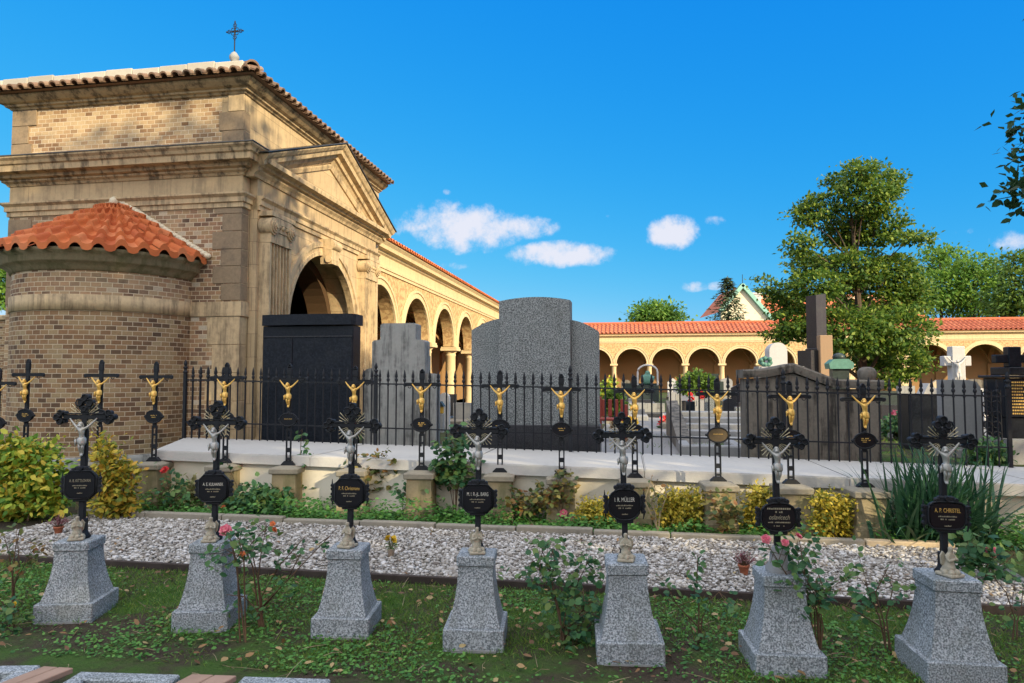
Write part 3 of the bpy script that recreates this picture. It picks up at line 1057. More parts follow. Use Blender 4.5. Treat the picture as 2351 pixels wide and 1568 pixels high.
# ============================================================ far arcade across the end
FD = 60.
farc = thing('arcade', 'far ochre arcade with red tiled roof closing the cemetery', 'building', W(18, FD), -YAW, None)
OF = (18., FD, 0.)
ff = lambda s, tt, z: (s, FD + tt, z)
piers = []
for u in (1414, 1491, 1574, 1663):
    piers.append(onD(u, 836, FD)[0])
step_l = (piers[3] - piers[0]) / 3
A_L0 = piers[1] - 6 * step_l
lefts = [A_L0 + step_l * k for k in range(0, 12)]
rx0 = onD(2199, 830, FD)[0]
rx1 = onD(2327, 830, FD)[0]
step_r = rx1 - rx0
rights = [rx0 + step_r * k for k in range(-2, 5)]
cut = lefts[-1]
arl = [((a + b) / 2, (b - a) / 2 - .22, 2.82, (b - a) / 2 - .22, 0) for a, b in zip(lefts, lefts[1:])]
arr = [((a + b) / 2, (b - a) / 2 - .35, 2.55, 1.75, 0) for a, b in zip(rights, rights[1:])]
mb = MB()
arch_wall(mb, ff, lefts[0], cut, 2.82, 4.62, arl, .45, 14)
arch_wall(mb, ff, cut + .01, rights[-1], 2.55, 4.62, [q for q in arr if q[0] - q[1] > cut + .1], .45, 16)
mb.build('arch_wall', 'sgraffito plaster', farc, OF)
mb = MB()
for (c, r, zs, rz, _) in arl:
    arch_ring(mb, ff, c, zs, [(r - .005, .03), (r - .005, -.05), (r + .1, -.05), (r + .11, -.02), (r + .17, -.02), (r + .18, -.07), (r + .25, -.07), (r + .25, .03)], 1, 16)
for (c, r, zs, rz, _) in arr:
    if c - r > cut + .1:
        arch_ring(mb, ff, c, zs, [(r - .005, .03), (r - .005, -.05), (r + .1, -.05), (r + .11, -.02), (r + .30, -.02), (r + .30, .03)], rz / r, 20)
mb.build('arch_mouldings', 'sandstone wing', farc, OF)
mb = MB().sweep([(lefts[0], FD), (rights[-1], FD)], [(-.1, 4.60), (.03, 4.60), (.03, 4.70), (.07, 4.72), (.07, 4.78), (.02, 4.8), (.02, 5.10), (.10, 5.14), (.12, 5.20), (.28, 5.24), (.30, 5.34), (.36, 5.40), (-.1, 5.43)])
mb.build('entablature', 'sandstone wing', farc, OF)
mb = MB()
mb.box(lefts[0], FD + 3.6, 0, rights[-1], FD + 3.8, 5.3).box(lefts[0], FD + .5, 4.66, rights[-1], FD + 3.6, 4.72)
for x in lefts + [r for r in rights if r > cut + .5]:
    mb.box(x - .25, FD + 3.42, .3, x + .25, FD + 3.6, 2.8)
    mb.grid([[(x + w, FD + .45 + 1.575 * (1 - math.cos(PI * i / 12)), 2.85 + 1.5 * math.sin(PI * i / 12)) for i in range(13)] for w in (-.2, .2)], False, True)
    for sg in (1, -1):
        mb.tube([(x + sg * 1.7 * i / 8, FD + 3.4 - .1 * i, 2.8 + 1.7 * math.sin(PI * i / 16)) for i in range(9)], .07, 5)
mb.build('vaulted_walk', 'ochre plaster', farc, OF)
mb = MB()
mb.lathe([(.26, .25), (.26, .40), (.21, .56), (.19, 2.46), (.21, 2.50), (.20, 2.58), (.27, 2.66)], (0, 0), 14)
mb.box(-.32, -.30, 2.66, .32, .30, 2.819).box(-.30, -.30, .1, .30, .30, .25)
c0 = mb.build('column', 'sandstone wing', farc)
first = True
for x in lefts:
    o = c0 if first else c0.copy()
    if not first:
        COL.objects.link(o)
        o.parent = farc
    first = False
    o.location = (x - OF[0], .22, 0)
mb = MB()
mb.box(-.34, -.02, .2, .34, .47, 2.44).box(-.42, -.08, 2.44, .42, .53, 2.549)
c1 = mb.build('pier', 'sandstone wing', farc)
first = True
for x in rights:
    if x < cut + .5:
        continue
    o = c1 if first else c1.copy()
    if not first:
        COL.objects.link(o)
        o.parent = farc
    first = False
    o.location = (x - OF[0], 0, 0)
mb = MB()
zr0, zr1, y0, y1 = 5.42, 6.42, FD - .42, FD + 2.2
rows_n = int((rights[-1] - lefts[0]) / .36)
for i in range(rows_n):
    x = lefts[0] + .36 * i
    prof = [(0, 0), (.04, .07), (.11, .10), (.18, .07), (.22, 0), (.36, 0)]
    for k in range(4):
        ya, yb = y0 + (y1 - y0) * k / 4, y0 + (y1 - y0) * (k + 1.05) / 4
        za, zb = zr0 + (zr1 - zr0) * k / 4 + .03, zr0 + (zr1 - zr0) * (k + 1.05) / 4
        mb.grid([[(x + p, ya, za + h) for p, h in prof], [(x + p, yb, zb + h) for p, h in prof]], False, True)
mb.add([(lefts[0], y1, zr1), (rights[-1], y1, zr1), (rights[-1], FD + 4.2, 5.3), (lefts[0], FD + 4.2, 5.3)], [(0, 1, 2, 3)])
mb.tube([(lefts[0], y1, zr1 + .06), (rights[-1], y1, zr1 + .06)], .14, 8)
mb.box(lefts[0], y0, 5.40, rights[-1], y0 + .3, 5.425)
mb.build('roof', 'far clay tile', farc, OF)

# ============================================================ gabled house far behind
pa_, pb_ = at(1703, 654, 84), at(1800, 765, 84)
hh = thing('house', 'pale gabled house with green copper verge and red roof beyond the arcade', 'building', (pa_.x, 84, 0), 0)
ox, oz = pa_.x, pa_.z
hb = at(1800, 765, 84)
slope = (oz - hb.z) / (hb.x - ox)
hw_, hl_ = 8.0, 2.6
mb = MB().prism([(-hl_, 0), (hw_, 0), (hw_, oz - slope * hw_), (0, oz), (-hl_, oz - slope * hl_)], 0, .5)
mb.build('gable_wall', 'pale plaster', hh)
mb = MB()
for sg in (1, -1):
    hq = hw_ if sg > 0 else hl_
    mb.sweep([(0, oz + .05), (sg * (hq + .2), oz + .05 - slope * (hq + .2))], [(-.15, -.2), (.3, -.2), (.3, .6), (-.15, .6)] if sg > 0 else [(.15, -.2), (-.3, -.2), (-.3, .6), (.15, .6)], fn=lambda x, y, h: (x, h - .1 - .2, y))
mb.build('copper_verge', 'copper verge', hh)
mb = MB()
# main roof runs to the right behind the gable
zt = at(1850, 671, 90).z
x1 = at(2130, 690, 90).x - ox
n = 60
for i in range(n):
    x = .5 + (x1 - .5) * i / n
    wdt = (x1 - .5) / n
    mb.grid([[(x, 1.0, zt - 9.5), (x + wdt * .25, 1.0, zt - 9.35), (x + wdt * .5, 1.0, zt - 9.5), (x + wdt, 1.0, zt - 9.5)],
             [(x, 9.0, zt), (x + wdt * .25, 9.0, zt + .15), (x + wdt * .5, 9.0, zt), (x + wdt, 9.0, zt)]], False, True)
mb.add([(-.2 - hl_, .5, oz - slope * hl_ - .3), (0, .5, oz - .1), (0, 9, oz - .1), (-.2 - hl_, 9, oz - slope * hl_ - .3)], [(0, 1, 2, 3)])
mb.add([(.5 + hw_, .5, oz - slope * hw_ - .3), (0, .5, oz - .1), (0, 9, oz - .1), (.5 + hw_, 9, oz - slope * hw_ - .3)], [(0, 1, 2, 3)])
mb.build('roof', 'far clay tile', hh)
mb = MB().box(.5, 8.5, 0, x1, 9.0, zt - .3)
mb.build('rear_wall', 'pale plaster', hh)
cc = at(1738, 690, 86)
mb = MB().box(cc.x - ox - .5, 2, cc.z - 2.5, cc.x - ox + .5, 3, cc.z + .8).box(cc.x - ox - .6, 1.9, cc.z + .8, cc.x - ox + .6, 3.1, cc.z + 1.0)
mb.build('chimney', 'white stone', hh)
mb = MB()
ap = at(1707, 630, 84)
mb.tube([(0.1, 0, oz), (0.1, 0, ap.z)], .04, 5)
mb.build('lightning_rod', 'black iron', hh)

# brick boundary wall glimpsed left of the chapel
bw = thing('boundary_wall', 'reddish brick boundary wall seen past the left side of the apse', 'wall', W(-16, 17), -YAW)
MB().box(-6, 0, -.1, 4.6, .4, 3.3).build('brick_face', 'brick apse', bw)
MB().cbox(-6.1, -.08, 3.303, 4.6, .48, 3.45, .02).build('coping', 'sandstone trim', bw)
# ============================================================ retaining wall with its slab top, iron fence
def slab_z(a, d):
    return .715 - .0175 * (a + 6.0) - .012 * (d - 8.0)


wl = thing('retaining_wall', 'low plastered retaining wall with broad pale slab coping under the iron fence', 'wall', W(-.7, 8.3), -YAW)
OWL = (-.7, 8.3, 0.)
mb = MB()
WE = 5.6
mb.prismz([(-5.95, 8.02), (WE, 8.02), (WE, 9.5), (-6.65, 9.5)], -.1, lambda a, d: slab_z(a, d) - .125)
mb.build('plastered_face', 'render plaster', wl, OWL)
xs = [-6.02, -3.86, -1.9, .18, 2.35, 4.3, WE]
for i, (x0, x1) in enumerate(zip(xs, xs[1:])):
    mb = MB()
    k0 = -.50 if i == 0 else 0.0
    x1 -= .006
    b = .015
    mb.prismz([(x0, 7.93), (x1, 7.93), (x1, 9.80), (x0 + k0 * 1.7, 9.80)], lambda a, d: slab_z(a, d) - .122, lambda a, d: slab_z(a, d) - .012)
    mb.prismz([(x0 + b, 7.945), (x1 - .004, 7.945), (x1 - .004, 9.79), (x0 + b + k0 * 1.7, 9.79)], lambda a, d: slab_z(a, d) - .013, slab_z)
    mb.build('coping_slab', 'slab concrete', wl, OWL)

FDD = 9.66
fz = lambda a: slab_z(a, FDD)
fence = thing('iron_fence', 'black wrought iron spear-topped fence standing on the slab wall', 'fence', W(-.7, FDD), -YAW)
OFN = (-.7, FDD, 0.)
FA0, FA1 = -6.80, 4.78
mb = MB()
mb.lathe([(.011, -.02), (.011, .93)], (0, 0), 8)
mb.lathe([(.011, .93), (.022, .945), (.026, .965), (.016, .985), (.012, .99), (.022, 1.005), (.020, 1.03), (.011, 1.08), (.002, 1.115)], (0, 0), 8, sy=.8)
mb.lathe([(.011, .87), (.018, .88), (.018, .895), (.011, .905)], (0, 0), 8)
pk = mb.build('picket', 'black iron', fence)
mb = MB()
mb.box(-.022, -.022, -.03, .022, .022, 1.0)
mb.lathe([(.02, 1.0), (.036, 1.01), (.036, 1.03), (.022, 1.04), (.022, 1.075), (.034, 1.085), (.034, 1.10), (.018, 1.11), (.018, 1.125), (.028, 1.145), (.022, 1.17), (.004, 1.215)], (0, 0), 10)
mb.box(-.045, -.045, -.03, .045, .045, -.0)
pt = mb.build('post', 'black iron', fence)
usedp = [False, False]


def fpart(src, i, a, d):
    o = src if not usedp[i] else src.copy()
    if usedp[i]:
        COL.objects.link(o)
        o.parent = fence
    usedp[i] = True
    z = fz(a) if d < 9.9 else fz(FA0)
    o.location = (a - OFN[0], d - OFN[1], z)


posts = [FA0, -3.68, -.80, 2.06, FA1]
for a in posts:
    fpart(pt, 1, a, FDD)
n = int((FA1 - FA0) / .1265)
for i in range(1, n):
    a = FA0 + (FA1 - FA0) * i / n
    if min(abs(a - p) for p in posts) < .055:
        continue
    fpart(pk, 0, a, FDD)
for i in range(1, 7):
    fpart(pk, 0, FA0 + .36 * i / 7, FDD + .86 * i / 7)
for h, rr in ((.90, .0105), (.25, .0095)):
    mb = MB()
    for p0, p1 in zip(posts, posts[1:]):
        z0, z1 = fz(p0) + h, fz(p1) + h
        mb.add([(p0, FDD - rr, z0 - rr), (p0, FDD + rr, z0 - rr), (p0, FDD + rr, z0 + rr), (p0, FDD - rr, z0 + rr),
                (p1, FDD - rr, z1 - rr), (p1, FDD + rr, z1 - rr), (p1, FDD + rr, z1 + rr), (p1, FDD - rr, z1 + rr)],
               [(0, 1, 2, 3), (4, 7, 6, 5), (0, 4, 5, 1), (1, 5, 6, 2), (2, 6, 7, 3), (3, 7, 4, 0)])
    mb.build('rail', 'black iron', fence, OFN)
    mb = MB()
    mb.tube([(FA0, FDD, fz(FA0) + h), (FA0 + .37, FDD + .88, fz(FA0) + h)], rr, 6)
    mb.build('side_rail', 'black iron', fence, OFN)

# ============================================================ figures grown over a skeleton


def skin_mesh(name, nodes, edges, mat, sub=2, root=0):
    me = bpy.data.meshes.new(name)
    me.from_pydata([n[0] for n in nodes], edges, [])
    o = link(name, me)
    md = o.modifiers.new('s', 'SKIN')
    md.use_smooth_shade = True
    for i, n in enumerate(nodes):
        r = n[1] if isinstance(n[1], tuple) else (n[1], n[1])
        me.skin_vertices[0].data[i].radius = r
        me.skin_vertices[0].data[i].use_root = (i == root)
    ms = o.modifiers.new('b', 'SUBSURF')
    ms.levels = ms.render_levels = sub
    bpy.context.view_layer.update()
    dg = bpy.context.evaluated_depsgraph_get()
    m2 = bpy.data.meshes.new_from_object(o.evaluated_get(dg))
    bpy.data.objects.remove(o)
    bpy.data.meshes.remove(me)
    m2.name = name
    m2.materials.clear()
    m2.materials.append(MATS[mat])
    for p in m2.polygons:
        p.use_smooth = True
    return m2


def corpus(mat):
    """hanging figure, 1 unit from hands to feet, facing -y; arms raised, head fallen to one side, knees a little bent"""
    N = [((0.01, -.10, .42), (.088, .07)),       # 0 pelvis
         ((0, -.11, .53), (.070, .055)),         # 1 waist
         ((-.005, -.125, .64), (.095, .07)),     # 2 chest
         ((-.008, -.115, .715), (.075, .055)),   # 3 upper chest
         ((-.012, -.13, .765), (.036, .036)),    # 4 neck
         ((-.028, -.16, .815), (.056, .060)),    # 5 head
         ((-.034, -.16, .865), (.042, .046)),    # 6 crown
         ((-.105, -.105, .735), (.040, .038)), ((-.215, -.075, .835), (.030, .030)), ((-.318, -.05, .955), (.022, .022)), ((-.350, -.045, 1.0), (.026, .016)),
         ((.095, -.105, .735), (.040, .038)), ((.205, -.075, .835), (.030, .030)), ((.312, -.05, .955), (.022, .022)), ((.345, -.045, 1.0), (.026, .016)),
         ((-.045, -.105, .37), (.062, .060)), ((-.035, -.15, .225), (.041, .044)), ((-.018, -.085, .08), (.030, .034)), ((-.012, -.10, .03), (.026, .03)), ((-.006, -.145, .0), (.026, .018)),
         ((.055, -.105, .37), (.062, .060)), ((.045, -.16, .225), (.041, .044)), ((.026, -.09, .08), (.030, .034)), ((.018, -.105, .03), (.026, .03)), ((.016, -.15, -.005), (.026, .018))]
    E = [(0, 1), (1, 2), (2, 3), (3, 4), (4, 5), (5, 6), (3, 7), (7, 8), (8, 9), (9, 10), (3, 11), (11, 12), (12, 13), (13, 14),
         (0, 15), (15, 16), (16, 17), (17, 18), (18, 19), (0, 20), (20, 21), (21, 22), (22, 23), (23, 24)]
    return skin_mesh('corpus', N, E, mat)


def loincloth(mat):
    mb = MB()
    rows = []
    for j, (z, rx, ry) in enumerate(((.495, .082, .064), (.47, .102, .082), (.42, .115, .092), (.36, .118, .098), (.31, .112, .094), (.305, .098, .08))):
        row = []
        for i in range(18):
            a = 2 * PI * i / 18
            w = 1 + .06 * math.sin(5 * a + j * .9)
            row.append((.005 + rx * w * math.cos(a), -.112 + ry * w * math.sin(a), z + .025 * math.sin(a * 2 + .6) * (j > 1)))
        rows.append(row)
    mb.grid(rows, True, True)
    # hanging knot at the hip
    mb.tube([(-.11, -.14, .46), (-.14, -.15, .42), (-.13, -.15, .34), (-.145, -.14, .27)], [.02, .032, .03, .012], 7)
    return mb


CORP_G, CORP_S = corpus('gold leaf'), corpus('silver paint')


def add_corpus(parent, scale, loc, gold):
    o = link('figure', CORP_G if gold else CORP_S, parent)
    o.location = loc
    o.scale = (scale,) * 3
    mb = loincloth(None)
    l = mb.build('loincloth', 'gold leaf' if gold else 'silver paint', o)
    # hair falling to the shoulders
    mb = MB()
    mb.ball((-.028, -.135, .855), .062, 10, 7, 1, .95, .9)
    mb.tube([(-.085, -.13, .85), (-.095, -.13, .79), (-.085, -.12, .735)], [.02, .022, .008], 6)
    mb.tube([(.03, -.13, .85), (.035, -.12, .79), (.03, -.11, .74)], [.02, .02, .008], 6)
    mb.build('hair', 'gold leaf' if gold else 'silver paint', o)
    return o


def angel(mat):
    """small kneeling figure with joined hands and folded wings, 1 unit high, facing -y"""
    N = [((0, .05, .16), (.21, .20)), ((0, .03, .34), (.16, .14)), ((0, .0, .52), (.135, .11)), ((0, -.01, .64), (.12, .09)), ((0, -.02, .73), (.055, .055)),
         ((0, -.04, .84), (.095, .10)), ((0, -.03, .93), (.07, .08)),
         ((-.15, -.02, .60), (.06, .06)), ((-.18, -.12, .46), (.055, .055)), ((-.03, -.24, .56), (.04, .04)),
         ((.15, -.02, .60), (.06, .06)), ((.18, -.12, .46), (.055, .055)), ((.03, -.24, .56), (.04, .04)),
         ((-.10, -.18, .12), (.12, .11)), ((.10, -.16, .14), (.12, .11)), ((-.12, .20, .07), (.08, .06)), ((.12, .22, .07), (.08, .06))]
    E = [(0, 1), (1, 2), (2, 3), (3, 4), (4, 5), (5, 6), (3, 7), (7, 8), (8, 9), (3, 10), (10, 11), (11, 12), (0, 13), (0, 14), (0, 15), (0, 16)]
    return skin_mesh('angel', N, E, mat)


ANGEL = angel('statue stone')


def angel_parts(parent, s, loc, rz):
    o = link('angel_statuette', ANGEL, parent)
    o.location, o.scale, o.rotation_euler = loc, (s, s, s), (0, 0, rz)
    mb = MB()
    for sg in (-1, 1):
        mb.prism([(sg * .03, .62), (sg * .16, .74), (sg * .26, .60), (sg * .22, .32), (sg * .10, .20), (sg * .05, .40)][::sg], .12, .17)
    mb.build('wing', 'statue stone', o)
    mb = MB()
    mb.cbox(-.30, -.32, -.06, .30, .34, .05, .03)
    for k in range(7):
        mb.ball((.2 * math.cos(k), .2 * math.sin(k) - .02, .06 + .01 * (k % 3)), .12, 7, 5)
    mb.build('rock_base', 'statue stone', o)
    return o


# ============================================================ front row: granite plinths with iron crosses
def disc(mb, x, z, r, y0, y1, n=12):
    m0 = len(mb.v)
    mb.lathe([(r * .8, y0), (r, y0 + (y1 - y0) * .3), (r, y1)], (0, 0), n, False)
    mb.xf(Matrix(((1, 0, 0, x), (0, 0, 1, 0), (0, 1, 0, z), (0, 0, 0, 1))), m0)


def torus_arc(mb, x, z, r, a0, a1, th, y):
    mb.tube([(x + r * math.cos(a0 + (a1 - a0) * k / 8), y, z + r * math.sin(a0 + (a1 - a0) * k / 8)) for k in range(9)], th, 6)


def front_cross(zt):
    """ornate cast cross: stem, arms with leafy lobed ends; zt = height of pedestal top"""
    mb = MB()
    y0, y1 = -.016, .016
    arm, top, low = .755, .90, .0
    mb.cbox(-.018, y0, low, .018, y1, top - .07, .004)
    mb.cbox(-.135, y0 + .001, arm - .015, .135, y1 - .001, arm + .016, .004)
    mb.box(-.135, y0 - .004, arm + .0195, .135, y1 + .004, arm + .026)
    for sx in (-1, 1):
        for (dx, dz, r) in ((.174, .0, .020), (.150, .025, .018), (.150, -.025, .018), (.128, .027, .012), (.128, -.027, .012)):
            disc(mb, sx * dx, arm + dz, r, y0 - .004, y1 + .004)
        torus_arc(mb, sx * .150, arm + .026, .018, 0, 2 * PI, .005, y0 - .006)
        torus_arc(mb, sx * .150, arm - .026, .018, 0, 2 * PI, .005, y0 - .006)
        torus_arc(mb, sx * .170, arm, .018, 0, 2 * PI, .006, y0 - .006)
        torus_arc(mb, sx * .03, arm + .05, .03, PI / 2 - sx * PI / 2 - sx * .0, PI / 2 - sx * PI / 2 + sx * PI / 2, .006, 0)
    for (dx, dz, r) in ((0, top - .022, .024), (.030, top - .052, .020), (-.030, top - .052, .020), (.026, top - .085, .015), (-.026, top - .085, .015)):
        disc(mb, dx, dz, r, y0 - .004, y1 + .004)
    for dx in (-.032, .032):
        torus_arc(mb, dx, top - .052, .022, 0, 2 * PI, .006, y0 - .006)
    torus_arc(mb, 0, top - .022, .02, 0, 2 * PI, .006, y0 - .006)
    mb.cbox(-.024, y0 - .006, arm + .027, .024, y1 + .002, top - .07, .004)
    torus_arc(mb, 0, arm + .052, .014, 0, 2 * PI, .004, y0 - .007)
    # foot
    mb.cbox(-.03, -.02, .0, .03, .02, .12, .004)
    mb.lathe([(.05, .0), (.055, .01), (.04, .03), (.03, .06)], (0, 0), 12)
    return mb


def rays():
    mb = MB()
    for q in range(4):
        for k in range(5):
            a = R(45) + q * PI / 2 + (k - 2) * R(12)
            L = .115 - .012 * abs(k - 2)
            mb.tube([(.03 * math.cos(a), .0, .03 * math.sin(a)), (L * math.cos(a), .0, L * math.sin(a))], [.002, .0032], 4)
    return mb


def octagon(w, h, c):
    return [(-w + c, -h), (w - c, -h), (w, -h + c), (w, h - c), (w - c, h), (-w + c, h), (-w, h - c), (-w, -h + c)]


def oval(w, h, n=24, p=2.6):
    return [(w * math.copysign(abs(math.cos(2 * PI * i / n)) ** (2 / p), math.cos(2 * PI * i / n)), h * math.copysign(abs(math.sin(2 * PI * i / n)) ** (2 / p), math.sin(2 * PI * i / n))) for i in range(n)]


def text(body, size, mat, parent, x, y, z, shear=0., xs=1.):
    cu = bpy.data.curves.new('lettering', 'FONT')
    cu.body = body
    cu.size = size
    cu.align_x = 'CENTER'
    cu.shear = shear
    cu.extrude = .0006
    tmp = bpy.data.objects.new('lettering', cu)
    COL.objects.link(tmp)
    bpy.context.view_layer.update()
    me = bpy.data.meshes.new_from_object(tmp.evaluated_get(bpy.context.evaluated_depsgraph_get()))
    bpy.data.objects.remove(tmp)
    bpy.data.curves.remove(cu)
    me.materials.clear()
    me.materials.append(MATS[mat])
    o = link('lettering', me, parent)
    o.location = (x, y, z)
    o.rotation_euler = (R(90), 0, 0)
    o.scale = (xs, 1, 1)
    return o


def fine_lines(rows, mat, parent, y):
    """rows of tiny illegible inscription: (z, width, height)"""
    mb = MB()
    rg = random.Random(len(rows) * 7 + int(rows[0][1] * 1e4))
    for z, w, h in rows:
        x = -w / 2
        while x < w / 2:
            l = rg.uniform(.5, 1.1) * h
            if rg.random() > .15:
                mb.box(x, y - .0006, z, min(x + l, w / 2), y + .001, z + h * rg.choice((.7, 1, 1)))
            x += l + h * .35
    return mb.build('lettering', mat, parent)


def granite_plinth(rg):
    mb = MB()
    hp = .185
    z1 = .135 + rg.uniform(-.01, .01)
    mb.cbox(-hp, -hp, -.04, hp, hp, z1, .006)
    prof = []
    for k in range(9):
        f = k / 8
        prof.append((.107 + .053 * (1 - f) ** 1.9, z1 + .001 + (.52 - z1) * f))
    rows = [[(sx * r, sy * r, z) for sx, sy in ((-1, -1), (1, -1), (1, 1), (-1, 1))] for r, z in prof]
    mb.grid(rows, True, False)
    return mb, z1


def front_marker(u, v, ptop_v, ctop_v, rz, name, label, plaque, textfn, angelrz, seed, tw=1.0):
    p = G(u, v)
    rg = random.Random(seed)
    a_, d_ = AD(p)
    base = W(a_, d_ + .185)
    base.z = 0
    Yc = base.y
    ht = at(u, ptop_v, Yc - .1).z
    ztop = at(u, ctop_v, Yc).z
    t = thing('grave_marker', label, 'grave marker', base, rz, 'granite grave markers with silver crucifixes, front row')
    t.rotation_euler = (R(rg.uniform(-.9, .9)), R(rg.uniform(-1.2, 1.2)), rz)
    mb, z1 = granite_plinth(rg)
    s = ht / .595
    for i, (x, y, z) in enumerate(mb.v):
        mb.v[i] = (x * tw, y * tw, z * s if z > 0 else z)
    pl = mb.build('pedestal', 'pale granite', t)
    mb = MB().cbox(-.117 * tw, -.117 * tw, .523 * s, .117 * tw, .117 * tw, .595 * s, .008)
    mb.build('cap', 'pale granite', pl)
    mb = MB()
    mb.prismz([(-.16 + rg.uniform(0, .03), -.205), (.15 - rg.uniform(0, .04), -.20), (.16, .1), (-.15, .12)], -.05, .012)
    mb.build('footing', 'grey stone', pl)
    sc = (ztop - ht) / .90
    cr = front_cross(0).build('cross', 'black iron', t)
    cr.location = (0, .02, ht)
    cr.scale = (sc * .97, sc, sc)
    ry = rays().build('ray_burst', 'ray metal', cr)
    ry.location = (0, -.012, .755)
    add_corpus(t, .235 * sc, (0, .005, ht + .515 * sc), False)
    # plaque
    ph = ht + (.335 if plaque != 'oval' else .315) * sc
    if plaque == 'oval':
        poly, rim = oval(.094, .075), oval(.102, .083)
    elif plaque == 'round':
        poly, rim = oval(.092, .087, 24, 2.3), oval(.100, .095, 24, 2.3)
    elif plaque == 'soft':
        poly, rim = oval(.094, .070, 28, 4.), oval(.102, .078, 28, 4.)
    else:
        poly, rim = octagon(.087, .079, .031), octagon(.095, .087, .033)
    mb = MB().prism([(x * sc, z * sc) for x, z in poly], -.026, -.012)
    pq = mb.build('name_plaque', 'plaque black', t)
    pq.location = (0, .0, ph)
    mb = MB().prism([(x * sc, z * sc) for x, z in rim], -.0115, .004)
    n = len(rim)
    mb.tube([(x * sc, -.022, z * sc) for x, z in rim + rim[:1]], .006, 6)
    hz = max(z for x, z in rim) * sc
    wx = max(x for x, z in rim) * sc
    mb.cbox(-.045, -.02, hz - .004, .045, .01, hz + .030, .006)
    disc(mb, 0, hz + .018, .016, -.032, 0)
    for sx in (-1, 1):
        disc(mb, sx * .05, hz + .008, .014, -.026, 0)
        mb.cbox(min(sx * wx, sx * (wx + .022)), -.018, -.055, max(sx * wx, sx * (wx + .022)), .004, .052, .004)
        for zz in (-.045, -.012, .022, .045):
            disc(mb, sx * (wx + .018), zz, .012, -.022, .002, 8)
        if seed % 2:
            mb.tube([(sx * (wx + .02), -.008, .05), (sx * (wx + .02), -.008, .085)], [.006, .002], 6)
            mb.tube([(sx * (wx + .02), -.008, -.05), (sx * (wx + .012), -.008, -.09)], [.006, .003], 6)
    mb.cbox(-.05, -.02, -hz - .02, .05, .006, -hz + .004, .005)
    mb.build('plaque_frame', 'black iron', pq)
    textfn(pq, sc)
    if angelrz is not None:
        angel_parts(t, .165, (0.0, -.04, ht + .012), angelrz)
    return t, ht


def tx(body, size, mat, lines_mat='faded lettering', z=.018, xs=.62, dates=True):
    def f(pq, sc):
        text(body, size, mat, pq, 0, -.027, z, 0, xs)
        fine_lines([(-.008, .10, .007), (-.024, .075, .007)] + ([(-.060, .035, .007)] if dates else []), lines_mat, pq, -.027)
    return f


def tx_script(pq, sc):
    text('oslavicech', .040, 'faded lettering', pq, 0, -.027, -.012, .35, .72)
    fine_lines([(.045, .13, .010), (.026, .04, .010), (-.032, .125, .007), (-.052, .06, .006)], 'faded lettering', pq, -.027)


FM = [
    (127, 1431, 1244, 905, R(5), 'far-left', 'leftmost granite marker; silver crucifix above black octagonal plaque, beside the big leafy bush', 'oct', tx('A. B. KITTLOVAN', .030, 'faded lettering', z=.020), .3, 11, 1.02),
    (444, 1451, 1248, 920, R(1.5), '', 'second granite marker from the left; white lettered plaque with a red rose before it', 'oct', tx('A. E. KULHANEK', .030, 'white lettering'), .1, 12, .98),
    (770, 1467, 1262, 925, R(-2), '', 'granite marker between brown rose stems and the yellow flower vase; amber lettering', 'oct', tx('P. F. Christmann', .034, 'gold lettering'), -.3, 13, 1.0),
    (1078, 1497, 1277, 938, R(-3), '', 'middle granite marker; plaque ends in BARG, pale angel statuette turned to us', 'oct', tx('M. I. R.-JL. BARG', .032, 'white lettering'), .25, 14, 1.0),
    (1443, 1527, 1292, 946, R(-5), '', 'granite marker with round plaque, right of the dense green rose bush', 'round', tx('I. R. MÜLLER', .036, 'white lettering'), -.2, 15, 1.05),
    (1810, 1554, 1322, 958, R(-5), '', 'granite marker without angel, wide plaque in slanted script, pink roses around its foot', 'oval', tx_script, None, 16, 1.05),
    (2214, 1580, 1330, 955, R(-6), '', 'rightmost and largest granite marker, gold lettered rounded plaque in front of sword-leaved plant', 'soft', tx('A. P. CHRISTEL', .034, 'gold lettering'), .4, 17, 1.08)]
for f in FM:
    front_marker(*f)
# the sixth marker has a plain worn stone shoe under its cross
mk = [o for o in COL.objects if o.get('label') == FM[5][6]][0]
mb = MB()
hz6 = [c for c in mk.children if c.name.startswith('cross')][0].location.z
mb.lathe([(.075, hz6), (.078, hz6 + .02), (.055, hz6 + .05), (.05, hz6 + .10), (.035, hz6 + .14)], (0, .0), 10, sy=1.0)
mb.build('stone_shoe', 'grey stone', mk)

# ============================================================ second row: sandstone plinths with gilded crucifixes
gcount = 0


